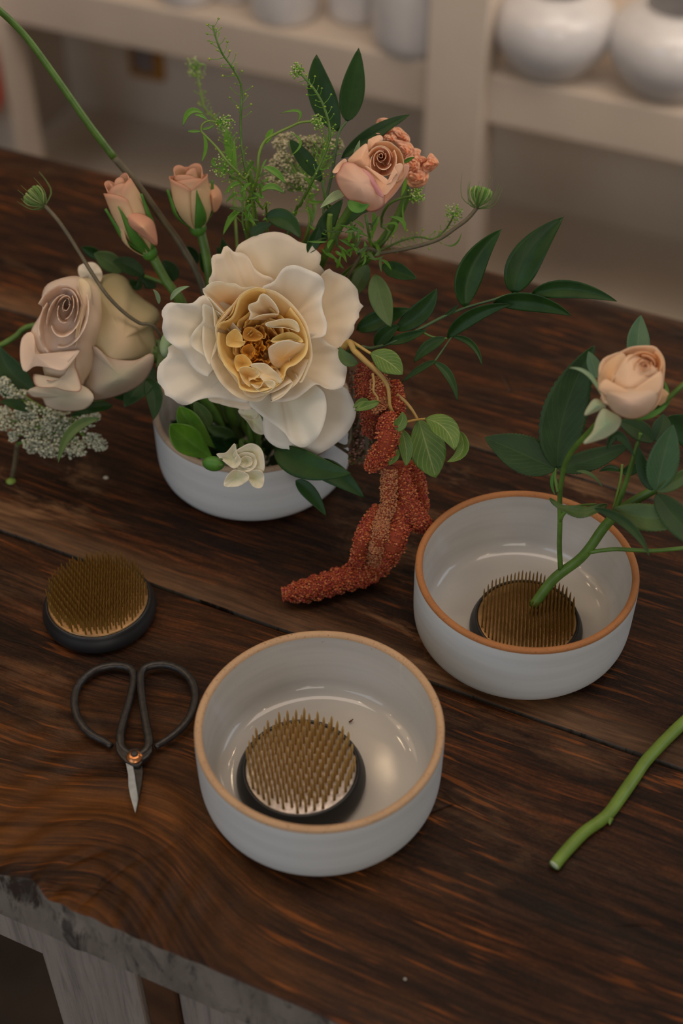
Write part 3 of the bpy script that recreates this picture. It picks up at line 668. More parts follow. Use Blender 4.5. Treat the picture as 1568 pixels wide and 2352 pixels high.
hp([(660, 700), (710, 690), (780, 740), (760, 770), (700, 780), (650, 760)], (710, 735), .006, [.0, -.002, .002], (0.75, 0.38, 0.06), (0.89, 0.57, 0.15), closed=True, n=30, seed=68, ruf=.0016, rf=3)
hp([(640, 830), (700, 800), (730, 850), (700, 900), (660, 890)], (685, 850), .008, [.0, .002, .0], (0.73, 0.34, 0.05), (0.87, 0.52, 0.11), closed=True, n=26, seed=69, ruf=.0016, rf=3)
hp([(830, 780), (880, 740), (960, 720), (1030, 760), (1040, 790), (960, 770), (880, 790)], (940, 765), -.002, [-.006, -.010, -.010], (0.84, 0.62, 0.16), (0.93, 0.80, 0.39), closed=True, n=30, seed=70, ruf=.002)
hp([(480, 660), (530, 590), (590, 540), (575, 600), (520, 650), (470, 720)], (530, 640), .004, [-.008, -.012, -.008], (0.82, 0.48, 0.09), (0.93, 0.73, 0.34), closed=True, n=30, seed=71)
stem(HR, [(605, 800, .995), (600, 860, 1.01)], [.004, .003], STEM, extra=[hub(.0, -.02, .04), hub(.0, -.01)])

# ---- blush rose at the left
l2 = crop(0, 380, 3.015)
BR = thing('blush_rose', 'half-open dusty pink rose with green outer petals, at the left, seen from the side', 'flower', loc3(330, 800, 1.03))
DB = 1.015
def bp(ol, base, db, de, ci, co, **k):
    k.setdefault('closed', True); k.setdefault('ruf', .0016); k.setdefault('rf', 4)
    return fan(BR, l2, ol, base, DB + (db * .8 if db < -.014 else db), [DB + q for q in de] if hasattr(de, '__len__') else DB + de, ci, co, **k)
PK = (.72, .54, .43); PKL = (.84, .70, .58); GRC = (.46, .42, .24); CRG = (.70, .66, .54)
bp([(545, 700), (640, 670), (700, 722), (705, 790), (650, 832), (560, 785)], (620, 750), .017, .02, CRG, (0.93, 0.85, 0.71), seed=1)
bp([(690, 790), (740, 755), (810, 750), (880, 790), (930, 872), (1000, 932), (1092, 1000), (1100, 1080), (1062, 1120), (1082, 1250), (1070, 1370), (1000, 1490), (900, 1560), (750, 1612), (620, 1625), (540, 1560), (560, 1300), (620, 1000)], (850, 1200), -.012, [.03, .028, .03, .024, .022, .01, .012], (0.71, 0.54, 0.34), (0.51, 0.46, 0.26), n=64, ns=14, expo=2.2, seed=2)
bp([(640, 1250), (760, 1330), (930, 1350), (1050, 1300), (1060, 1380), (1000, 1490), (900, 1562), (750, 1615), (620, 1628), (560, 1560), (600, 1420)], (830, 1460), -.020, [-.008, -.012, -.005, .012, .012, .0], (0.48, 0.46, 0.32), (0.63, 0.49, 0.39), seed=3, expo=2)
bp([(190, 1560), (250, 1530), (340, 1500), (560, 1520), (650, 1600), (600, 1680), (500, 1702), (400, 1695), (320, 1665), (290, 1612), (220, 1600)], (450, 1600), -.006, [.0, -.006, -.004, .010, .008], (0.55, 0.51, 0.37), (0.81, 0.71, 0.56), seed=4, expo=2)
bp([(560, 800), (640, 800), (700, 860), (760, 1000), (740, 1150), (690, 1260), (650, 1400), (590, 1500), (545, 1562), (400, 1520), (300, 1420), (320, 1100)], (520, 1200), -.022, [.010, .008, .0, .0, .006], (0.68, 0.51, 0.40), (0.85, 0.71, 0.54), n=56, expo=2.2, seed=5, edge=(0.85, 0.78, 0.51))
bp([(330, 1490), (400, 1480), (470, 1420), (520, 1320), (535, 1290), (520, 1380), (540, 1450), (560, 1560), (450, 1560), (380, 1540), (250, 1530), (235, 1440)], (430, 1480), -.018, [-.014, -.016, -.01], (0.68, 0.59, 0.46), (0.81, 0.68, 0.51), seed=6, expo=1.6, edge=(.45, .16, .10))
bp([(290, 900), (330, 822), (450, 775), (540, 768), (590, 800), (640, 900), (640, 1040), (590, 1180), (520, 1290), (430, 1380), (330, 1400), (240, 1290), (215, 1150), (290, 1010)], (420, 1090), -.020, [.0, -.004, -.010, -.012, -.004], PK, PKL, n=56, expo=1.8, seed=7)
bp([(150, 1200), (222, 1155), (260, 1280), (330, 1340), (430, 1400), (500, 1330), (560, 1270), (500, 1360), (440, 1420), (330, 1400), (240, 1392), (172, 1432), (140, 1345)], (240, 1310), -.024, [-.012, -.018, -.024, -.018, -.012], (0.76, 0.59, 0.46), (0.93, 0.76, 0.61), seed=8, expo=1.2)
bp([(540, 790), (590, 790), (630, 850), (620, 960), (570, 1080), (545, 1180), (520, 1260), (530, 1100), (560, 950)], (580, 960), -.026, [-.012, -.022, -.018], (0.71, 0.56, 0.43), (0.88, 0.78, 0.56), seed=9)
for k_, (cx_, cy_, rx, ry) in enumerate(((430, 1060, 165, 240), (440, 1030, 105, 165), (450, 990, 55, 95), (458, 965, 22, 45))):
    for q in range(3):
        a0 = q * 2.1 + k_ * .9 + .3
        ol = []
        for a in np.linspace(-1.15, 1.15, 11):
            kq = 1 - .13 * a; x_, y_ = rx * kq * cos(a0 + a), ry * kq * sin(a0 + a); tw = .25
            ol.append((cx_ + x_ * cos(tw) - y_ * sin(tw), cy_ + x_ * sin(tw) + y_ * cos(tw)))
        bp(ol, (cx_ + 10, cy_), .004 - k_ * .0015, [-.022 - .003 * k_ + .012 * (q == 1), -.030 - .002 * k_, -.022 - .003 * k_], PK, lerp3(PKL, (0.95, 0.78, 0.66), .3), closed=False, expo=1.8, over=.10, seed=20 + k_ * 3 + q, n=26, ns=9, edge=(0.95, 0.81, 0.68))
leaf(BR, (350, 840, 1.035), (285, 935, 1.02), 60, LF_ROSE)
stem(BR, [(345, 810, 1.04), (400, 840, 1.045)], [.006, .003], STEM, extra=[hub(-.03, 0, .05), hub(-.02, 0)])

# ---- two peach buds left behind
for nm, lab, base, top, R_, sds, stm, pl in (
    ('rosebud', 'closed peach rosebud tilted left, the outer one of two on the left', (345, 585, 1.03), (262, 412, 1.0), 45, (150, -20, -70, 60), [(352, 592, 1.032), (378, 640, 1.035), (415, 700, 1.04)],
     ((180, 80, 1.0, .9, .0), (60, 75, .98, .95, .0), (-60, 75, 1.0, .92, .05), (120, 70, .9, 1.0, .05), (0, 70, .86, .98, .08), (-90, 50, 1.06, .62, .0), (240, 70, .7, 1.0, 0), (30, 70, .55, 1.02, 0), (-80, 80, .4, 1.0, 0))),
    ('rosebud', 'upright peach rosebud with a pink blotch, right of the tilted bud', (455, 528, 1.03), (428, 388, 1.005), 48, (95, -75, 20, 200), [(460, 530, 1.032), (474, 590, 1.035), (483, 650, 1.04)],
     ((180, 80, 1.0, .95, .05), (70, 75, 1.0, .9, .25), (-70, 75, 1.0, .95, .2), (0, 80, 1.0, .92, .0), (130, 70, .85, 1.02, .15), (-20, 70, .8, 1.0, .1), (-120, 70, .7, 1.05, .1), (40, 70, .55, 1.03, 0)))):
    t = thing(nm, lab, 'flower', loc3(*base))
    rosehead(t, base, top, R_, pl, (.76, .66, .36), (.80, .55, .34), edge=(.70, .34, .24))
    sepals(t, base, top, R_, sds, SEPAL_G, .25, .75)
    stem(t, stm, [.0035, .0032, .003], STEM, extra=[hub(-.02, .01, .05), hub(-.012, .01)])
fan(bpy.data.objects['rosebud.001'], crop(0, 380, 3.015), [(1430, 135), (1480, 130), (1528, 180), (1535, 250), (1490, 325), (1450, 290), (1430, 200)], (1475, 220), 1.01, 1.022, (0.81, 0.46, 0.27), (0.85, 0.51, 0.32), closed=True)
fan(bpy.data.objects['rosebud'], crop(0, 380, 3.015), [(880, 340), (960, 330), (1050, 375), (1082, 450), (1085, 555), (1000, 500), (900, 420)], (990, 430), .985, 1.003, (0.81, 0.51, 0.32), (0.81, 0.44, 0.32), closed=True)

# ---- peach rose at the top right with ruffled flower behind
p6 = crop(730, 250, 5.407)
RF = thing('ruffled_peach_flower', 'ruffled salmon pink bloom half hidden behind the peach rose', 'flower', loc3(920, 360, .99))
RFD = (.99, .992, .985, .99, .988, .985, .982, .983)
SAL = (0.95, 0.44, 0.24); SAL2 = (0.95, 0.61, 0.41)
for i, (ol, bs) in enumerate((
    ([(640, 345), (700, 250), (740, 135), (800, 112), (850, 116), (930, 150), (962, 200), (930, 285), (860, 330), (760, 380)], (820, 280)),
    ([(930, 270), (960, 235), (1010, 230), (1080, 290), (1130, 340), (1140, 410), (1080, 430), (980, 380)], (1020, 340)),
    ([(960, 390), (1080, 400), (1160, 435), (1200, 540), (1120, 620), (1050, 640), (980, 500)], (1080, 520)),
    ([(1120, 640), (1180, 500), (1240, 495), (1278, 520), (1262, 580), (1330, 600), (1340, 680), (1200, 760)], (1230, 640)),
    ([(1300, 700), (1340, 640), (1390, 552), (1440, 580), (1502, 672), (1450, 740), (1375, 790), (1310, 780)], (1390, 680)),
    ([(1100, 760), (1200, 720), (1330, 740), (1375, 820), (1345, 930), (1270, 965), (1200, 988), (1120, 950), (1060, 850)], (1220, 850)),
    ([(820, 340), (900, 290), (960, 330), (990, 420), (900, 430), (830, 400)], (900, 370)),
    ([(1060, 640), (1150, 580), (1240, 620), (1260, 740), (1150, 820), (1080, 760)], (1160, 700)))):
    for j in range(3):
        fan(RF, p6, [(bs[0] + (x - bs[0]) * (1 - .22 * j), bs[1] + (y - bs[1]) * (1 - .3 * j)) for x, y in ol], (bs[0] + 14 * j, bs[1] + 10 * j), RFD[i] + .004 - .004 * j, [RFD[i] + q_ - .003 * j for q_ in (-.004, .004, -.002, .006, -.003)], SAL, SAL2, closed=True, ruf=.0045, rf=3 + j, seed=40 + i * 2 + j, n=40, curl=.002)
stem(RF, [(935, 400, .99), (900, 520, 1.01)], [.003, .002], STEM, extra=[hub(0.02, 0.02, 0.07), hub(.012, .012)])
PR = thing('peach_rose', 'peach rose with a tight spiral centre, highest rose at the upper right', 'flower', loc3(850, 480, .96))
PD = .945
PE = (0.95, 0.61, 0.39); PEL = (0.95, 0.68, 0.49); PKB = (0.78, 0.49, 0.41)
def pp(ol, base, db, de, ci, co, **k):
    k.setdefault('closed', True)
    return fan(PR, p6, ol, base, PD + db, [PD + q for q in de] if hasattr(de, '__len__') else PD + de, ci, co, **k)
pp([(620, 400), (640, 375), (740, 330), (795, 340), (800, 400), (700, 480), (620, 530)], (700, 430), .0, .004, PE, PEL, seed=1)
pp([(660, 520), (700, 430), (780, 405), (880, 408), (960, 460), (1020, 520), (1055, 600), (1072, 720), (1070, 820), (1000, 900), (900, 900), (820, 700)], (900, 640), .012, [.002, -.004, -.002, .004, .006], (0.81, 0.41, 0.17), (0.85, 0.61, 0.39), expo=1.6, seed=2)
pp([(1060, 700), (1120, 690), (1135, 720), (1120, 790), (1050, 920), (950, 1060), (860, 1150), (820, 1190), (830, 1080), (940, 900), (1020, 800)], (970, 960), .002, [.0, .004, .004, .002], (0.76, 0.41, 0.22), (0.88, 0.56, 0.44), seed=3)
pp([(370, 655), (420, 580), (490, 510), (600, 430), (625, 520), (645, 620), (657, 735), (600, 760), (480, 720)], (540, 620), -.006, [.004, .0, -.002, -.004, .002], PE, PEL, seed=4)
for k_, (cx_, cy_, rx, ry) in enumerate(((800, 660, 165, 200), (800, 625, 105, 130), (785, 590, 55, 66), (780, 582, 24, 28))):
    for q in range(3):
        a0 = q * 2.1 + k_ * 1.1 + .5
        ol = [(cx_ + rx * (1 - .14 * a) * cos(a0 + a), cy_ + ry * (1 - .14 * a) * sin(a0 + a)) for a in np.linspace(-1.2, 1.2, 11)]
        pp(ol, (cx_, cy_ + 30), .012 - .002 * k_, [-.006 - .0018 * k_, -.009 - .0018 * k_, -.003 - .0018 * k_], (0.90, 0.46, 0.20), PEL, closed=False, expo=2.0, over=.08, seed=20 + k_ * 3 + q, n=26, ns=9, edge=(0.95, 0.78, 0.59))
pp([(580, 705), (700, 770), (850, 865), (900, 925), (935, 850), (990, 800), (950, 720), (990, 680), (1040, 680), (1058, 730), (1000, 850), (960, 930), (900, 1010), (830, 1075), (740, 1010), (660, 860)], (840, 950), -.012, [-.010, -.012, -.014, -.010, -.012, -.006], PE, PEL, seed=5, n=56, expo=1.5)
pp([(180, 780), (240, 690), (328, 620), (360, 660), (330, 720), (260, 780), (210, 800)], (290, 720), -.004, [-.002, -.006, -.004], PE, PEL, seed=6)
pp([(222, 830), (260, 770), (320, 672), (400, 665), (460, 685), (520, 725), (600, 760), (690, 845), (740, 950), (815, 1045), (822, 1180), (750, 1255), (650, 1278), (580, 1240), (540, 1210), (430, 1165), (350, 1108), (262, 985), (228, 900)], (520, 930), -.022, [-.004, -.012, -.014, -.006, -.004, .0, .0], (0.85, 0.61, 0.46), (0.90, 0.59, 0.44), n=60, ns=14, expo=2.2, seed=7, edge=(0.76, 0.32, 0.29))
pp([(560, 760), (640, 800), (720, 920), (800, 1040), (818, 1100), (760, 1080), (660, 960)], (700, 940), -.019, -.016, (0.73, 0.34, 0.37), (0.81, 0.44, 0.39), seed=8)
leaf(PR, (790, 445, .955), (735, 478, .935), 22, SEPAL, name='sepal', mid=(768, 452))
leaf(PR, (812, 372, .965), (826, 322, .96), 12, SEPAL, name='sepal')
leaf(PR, (800, 460, .935), (848, 468, .925), 26, SEPAL_G, name='sepal', mid=(822, 478))
leaf(PR, (925, 374, .96), (952, 360, .955), 9, SEPAL_G, name='sepal')
V, F = blob_geo(P(812, 466, .945), .004, .004, .004); mesh('calyx', V, F, SEPAL_G, PR, uvs=[(.3, .2)] * len(V))
stem(PR, [(812, 466, .952), (785, 510, .965), (752, 575, .99), (725, 640, 1.02)], [.0027, .0027, .0028, .0026], STEM, extra=[hub(.02, .02, .07), hub(.01, .01)])
stem(PR, [(762, 562, .985), (756, 520, .975), (758, 492, .97)], [.0022, .0018], STEM_L, name='side_shoot')

# ---- small white flowers
c5 = crop(320, 880, 2.01)
def small_white(name, label, T, C0, d, polys, ct):
    t = thing(name, label, 'flower', loc3(*T(*C0), d))
    for i, (ol, bs) in enumerate(polys):
        fan(t, T, ol, bs, d - .001, [d - .006, d - .009, d - .003], (0.76, 0.76, 0.49), (0.88, 0.84, 0.71), closed=True, ruf=.0018, rf=3, seed=70 + i, n=34, expo=1.4)
    stem(t, [(*T(*C0), d + .004), (T(*C0)[0] - 10, T(*C0)[1] - 50, d + .03)], [.002, .0015], STEM, extra=[hub(0, -.03, .04), hub(0, -.02)])
    return t
small_white('white_flower', 'small crumpled white flower hanging over the rim of the back bowl', c5, (490, 370), .985, (
    ([(355, 328), (400, 320), (440, 278), (450, 320), (470, 360), (440, 395), (400, 370)], (430, 350)),
    ([(430, 330), (480, 290), (520, 278), (560, 300), (576, 350), (572, 410), (520, 400), (460, 380)], (500, 350)),
    ([(390, 475), (400, 435), (440, 400), (500, 420), (500, 450), (460, 475), (420, 480)], (450, 430)),
    ([(480, 420), (540, 400), (574, 420), (568, 478), (530, 482), (505, 450)], (530, 440)),
    ([(440, 350), (480, 320), (530, 330), (540, 380), (500, 410), (455, 400)], (490, 365)),
    ([(465, 355), (490, 335), (520, 350), (515, 380), (480, 385)], (492, 362))), (490, 365))
small_white('white_flower', 'small white bloom in shade below the large cream rose', c5, (510, 160), 1.01, (
    ([(455, 130), (490, 112), (540, 130), (570, 180), (575, 235), (530, 225), (500, 180)], (520, 170)),
    ([(470, 120), (520, 110), (545, 150), (510, 170), (475, 150)], (505, 140))), (510, 160))
GB = thing('green_bud', 'small round green flower bud on the rim of the back bowl', 'bud', loc3(490, 1065, .985))
V, F = blob_geo(P(490, 1065, .985), .0062, .0052, .0078, ax=RT * 1 - UP * .1); mesh('bud', V, F, SEPAL_G, GB, uvs=[(i / len(V), .3) for i in range(len(V))])
for dy in (-8, 6): leaf(GB, (468, 1068 + dy * .3, .982), (512, 1062 + dy, .98), 18, LF_OLIVE, name='sepal', fold=-.5)
stem(GB, [(510, 1060, .986), (540, 1030, 1.0)], [.0018, .0015], STEM, extra=[hub(-.01, -.03, .04), hub(0, -.02)])

# ---- ruscus branches
c4b = crop(780, 420, 2.34)
RU = thing('ruscus_branch', 'glossy dark green ruscus branch reaching far out to the right', 'branch', loc3(870, 800, .99))
def d4(x): return .985 - .045 * (x - 200) / 900
def q4(x, y, dd=0): X, Y = c4b(x, y); return (X, Y, d4(x) + dd)
stem(RU, [q4(*q) for q in ((1030, 598), (930, 596), (820, 630), (680, 670), (560, 718), (430, 786), (300, 850), (170, 890), (60, 900))], [.0008, .001, .0013, .0016, .002], STEM_D, extra=[hub(.03, 0, .07), hub(.015, 0)])
for b_, t_, m_, w_, mt, ro in (
    ((675, 668), (870, 248), (705, 460), 62, LF_DARK, .2), ((935, 596), (1203, 182), (1010, 400), 74, LF_DARK, -.1), ((1030, 598), (1490, 637), (1240, 572), 40, LF_DARK, .2),
    ((825, 645), (1245, 714), (1040, 640), 38, LF_DARK, .5), ((578, 836), (925, 652), (715, 715), 34, LF_DARK, .3), ((300, 792), (520, 568), (440, 690), 46, LF_DARK, 0),
    ((572, 835), (400, 965), (470, 885), 28, LF_DARK, 0), ((600, 826), (765, 985), (710, 868), 14, LF_DARK, .3), ((505, 963), (632, 1175), (588, 1040), 20, LF_DARK, 0),
    ((520, 955), (330, 1075), (430, 1000), 15, LF_DARK, 0), ((90, 790), (380, 676), (230, 730), 44, LF_DARK, 0), ((230, 440), (415, 515), (320, 480), 38, LF_DARK, 0),
    ((190, 880), (320, 770), (250, 810), 36, LF_DARK, 0), ((560, 720), (640, 655), (600, 690), 10, LF_ROSE, 0), ((250, 860), (470, 790), (360, 830), 24, LF_DARK, 0)):
    leaf(RU, q4(*b_), q4(*t_, -.004), w_, mt, mid=c4b(*m_), roll=ro, fold=.35)
leaf(RU, q4(190, 490, -.01), q4(275, 775, -.015), 52, LF_OLIVE, mid=c4b(225, 640), fold=.2)
leaf(RU, q4(150, 440, .01), q4(60, 620, .01), 40, LF_OLIVE, fold=.2)
stem(RU, [q4(578, 836), q4(500, 828), q4(440, 800), q4(420, 790)], [.0006, .0008], STEM, name='twig')
stem(RU, [q4(600, 830), q4(510, 960)], [.0005, .0007], STEM_D, name='twig')
c3 = crop(400, 30, 2.412)
RU2 = thing('ruscus_branch', 'upright ruscus branch with two tall dark leaves, behind the peach rose', 'branch', loc3(760, 500, 1.0))
def q3(x, y, d=.98): X, Y = c3(x, y); return (X, Y, d)
stem(RU2, [q3(955, 600), q3(915, 655), q3(900, 720), q3(872, 900, .985), q3(830, 1080, .99), q3(800, 1250, .995)], [.0009, .0012, .0016], STEM_D, extra=[hub(.01, .01, .07), hub(.005, .01)])
for b_, t_, m_, w_, ro in (((910, 655), (788, 228), (815, 450), 62, 0), ((955, 602), (1022, 192), (990, 420), 56, 0), ((925, 805), (1305, 562), (1110, 665), 34, 0), ((820, 935), (640, 700), (715, 800), 36, 0),
                           ((800, 1285), (935, 1030), (850, 1160), 40, 0), ((940, 1180), (1075, 1100), (1000, 1110), 26, 0), ((740, 1330), (800, 1180), (780, 1250), 30, .2)):
    leaf(RU2, q3(*b_, .985), q3(*t_, .98), w_, LF_DARK, mid=c3(*m_), roll=ro, fold=.3)
leaf(RU2, q3(505, 1130, .965), q3(700, 1250, .955), 44, LF_DARK, mid=c3(620, 1150), roll=.1)
leaf(RU2, q3(420, 1230, .985), q3(540, 1170, .98), 26, LF_ROSE, mid=c3(480, 1190))
RU3 = thing('ruscus_branch', 'dark ruscus leaves drooping over the rim of the back bowl', 'branch', loc3(640, 1040, .99))
def q5(x, y, d=.98): X, Y = c5(x, y); return (X, Y, d)
leaf(RU3, q5(790, 380, 1.0), q5(1040, 530, .99), 52, LF_DARK, mid=c5(900, 420), fold=.2)
leaf(RU3, q5(720, 450, 1.0), q5(862, 614, .995), 34, LF_DARK, mid=c5(790, 510), fold=.2)
leaf(RU3, q5(625, 300, .99), q5(978, 416, .965), 66, LF_DARK, mid=c5(770, 380), fold=.15)
stem(RU3, [q5(790, 380, 1.0), q5(720, 340, 1.0), q5(640, 300, .995), q5(600, 240, 1.01)], [.001, .0014], STEM_D, extra=[hub(.02, -.03, .04), hub(.01, -.02)])
# leaves standing in the bowl
BL = thing('tulip_leaves', 'thick bright green leaves inside the back bowl under the cream rose', 'leaves', loc3(470, 1040, 1.03))
leaf(BL, q5(340, 350, 1.02), q5(142, 188, 1.0), 66, LF_LIME, mid=c5(220, 260), fold=.5, peak=.55)
leaf(BL, q5(350, 300, 1.03), q5(185, 105, 1.02), 50, LF_LIME, mid=c5(240, 190), fold=.5, peak=.55)
leaf(BL, q5(330, 200, 1.03), q5(250, 80, 1.02), 34, LF_OLIVE, fold=.4)
for i in range(64):
    a = rnd.uniform(0, 2 * pi); r = rnd.uniform(.01, .058)
    o_ = np.array([B3[0] + r * cos(a), B3[1] + r * sin(a), rnd.uniform(.012, .04)]); e_ = o_ + np.array([cos(a) * .022, sin(a) * .022, rnd.uniform(.012, .03)])
    def inv(p):
        q = p - CP; d = q @ FW; return (784 + FPX * q[0] / d, 1176 - FPX * (q @ UP) / d, d)
    if r + .022 > .066: e_ = o_ + np.array([0, 0, .03])
    leaf(BL, inv(o_), inv(e_), 36, LF_DARK if i % 3 else LF_OLIVE, fold=.3, n=8)
# leaves around the blush rose and buds
FS = thing('rose_foliage', 'rose leaves around the dusty pink rose and behind the buds on the left', 'foliage', loc3(380, 700, 1.05))
for b_, t_, m_, w_, mt, d_ in (
    ((1000, 765), (778, 668), (880, 690), 38, LF_ROSE, 1.05), ((850, 740), (650, 610), (740, 660), 44, LF_OLIVE, 1.07), ((700, 640), (560, 565), (630, 600), 26, LF_DARK, 1.08),
    ((1180, 935), (1312, 838), (1230, 870), 12, SEPAL, .99), ((1060, 1440), (780, 1600), (930, 1560), 46, LF_DARK, 1.05), ((1010, 1480), (1060, 1765), (1070, 1600), 40, LF_ROSE, 1.03),
    ((780, 1665), (480, 1740), (640, 1680), 24, LF_DARK, 1.035), ((690, 1755), (402, 2062), (500, 1840), 24, LF_OLIVE, 1.01), ((240, 1560), (0, 1250), (70, 1420), 60, LF_ROSE, 1.06),
    ((1100, 960), (1060, 860), (1090, 900), 10, SEPAL, .99), ((1330, 700), (1290, 560), (1330, 620), 30, LF_DARK, 1.06), ((1200, 800), (1120, 660), (1180, 720), 34, LF_ROSE, 1.06),
    ((980, 800), (900, 780), (940, 830), 24, LF_DARK, 1.05), ((1080, 850), (960, 820), (1000, 800), 30, LF_ROSE, 1.06), ((1440, 760), (1380, 600), (1420, 680), 26, LF_DARK, 1.05),
    ((1100, 1200), (1080, 1400), (1120, 1300), 20, LF_OLIVE, 1.03), ((200, 1700), (0, 1640), (100, 1650), 24, LF_ROSE, 1.05), ((250, 1650), (0, 1560), (120, 1620), 20, LF_DARK, 1.06), ((1560, 700), (1500, 560), (1540, 640), 24, LF_ROSE, 1.04), ((1640, 640), (1540, 500), (1570, 600), 26, LF_DARK, 1.04)):
    leaf(FS, (*l2(*b_), d_), (*l2(*t_), d_ - .01), w_, mt, mid=l2(*m_), fold=.3)
stem(FS, [(*l2(1000, 765), 1.05), (*l2(1150, 830), 1.05), (*l2(1280, 950), 1.05)], [.0012, .0016], STEM, extra=[hub(-.03, .01, .06), hub(-.02, .01)])
stem(FS, [(*l2(-60, 1285), 1.06), (*l2(100, 1190), 1.06), (*l2(230, 1110), 1.06), (*l2(700, 1100), 1.06), (*l2(1050, 1200), 1.05)], [.0022, .0022], STEM, extra=[hub(-.05, .01, .06), hub(-.03, .01)], name='twig')
V, F = blob_geo(P(385, 790, .985), .0055, .0045, .0095, ax=UP + .2 * RT); mesh('bud', V, F, SEPAL, FS, uvs=[(.3, .3)] * len(V))

# ---- wild carrot buds and the long bare stem
def carrot(label, head, d, stempts, rads, mt, ext, dirv, green):
    t = thing('wild_carrot_bud', label, 'bud', loc3(*stempts[-1]))
    stem(t, stempts, rads, mt, extra=ext)
    M = MB(); c0 = P(*head, d); dirv = np.array(dirv) / np.linalg.norm(dirv); side = np.cross(dirv, FW); side /= np.linalg.norm(side); up2 = np.cross(side, dirv)
    for i in range(46):
        a = i * 2.4; r = .0075 * sqrt((i % 23) / 23 + .1); tip = c0 + dirv * (.012 - (r * 60) ** 2 * .006) + (side * cos(a) + up2 * sin(a)) * r
        V, F = tube_geo(cr([c0 - dirv * .002, (c0 + tip) / 2 + (side * cos(a) + up2 * sin(a)) * r * .45, tip], 6), [.0003, .0005, .0007], 5); M.add(V, F, lerp3(green, (.30, .36, .14), rnd.random()))
    M.obj('flower_bud', BITS, t, kind='stuff')
    M = MB()
    for i in range(16):
        a = i * 2 * pi / 16 + rnd.uniform(-.2, .2); o_ = side * cos(a) + up2 * sin(a); L_ = rnd.uniform(.6, 1.3)
        V, F = tube_geo(cr([c0 - dirv * .003, c0 + o_ * .009 * L_ + dirv * .001, c0 + o_ * .012 * L_ + dirv * .008 * L_, c0 + o_ * .013 * L_ + dirv * .015 * L_], 9), [.0004, .00025, .0001], 4); M.add(V, F, (.13, .2, .06))
    M.obj('bracts', BITS, t, kind='stuff')
    return t
carrot('hairy green wild carrot bud on a thin stem, at the far left', (96, 467), 1.0, [(102, 472, 1.0), (132, 505, 1.0), (160, 545, 1.0), (188, 590, 1.0), (213, 630, .998), (246, 678, .998), (283, 716, 1.0), (320, 742, 1.005), (362, 760, 1.01)], [.0015, .0014, .0013, .0012, .0013], STEM_P, [hub(-.05, 0, .07), hub(-.02, 0)], -RT * .75 + UP * .7, (.12, .24, .05))
carrot('hairy green wild carrot bud on a brown stem, right of the peach rose', (1098, 470), .985, [(1096, 476, .985), (1074, 502, .985), (1045, 524, .985), (1010, 548, .985), (968, 563, .985), (920, 574, .987), (874, 582, .99), (822, 595, .995)], [.0015, .0014, .0012, .0012], STEM_P, [hub(.04, .01, .08), hub(.02, .01)], RT * .25 + UP * 1, (.10, .28, .04))
LS = thing('long_stem', 'long bare green stem arching out of the picture at the upper left', 'stem', loc3(465, 660, 1.05))
stem(LS, [(-60, -20, .93), (0, 25, .95), (60, 85, .965), (130, 180, .98), (200, 280, .995), (262, 362, 1.01)], [.0022, .0024, .0026], STEM)
stem(LS, [(262, 362, 1.01), (320, 430, 1.02), (370, 500, 1.03), (420, 570, 1.04), (465, 660, 1.05)], [.0026, .0026, .0024], STEM_P, extra=[hub(-.02, .02, .07), hub(-.01, .015)], name='stem_base')

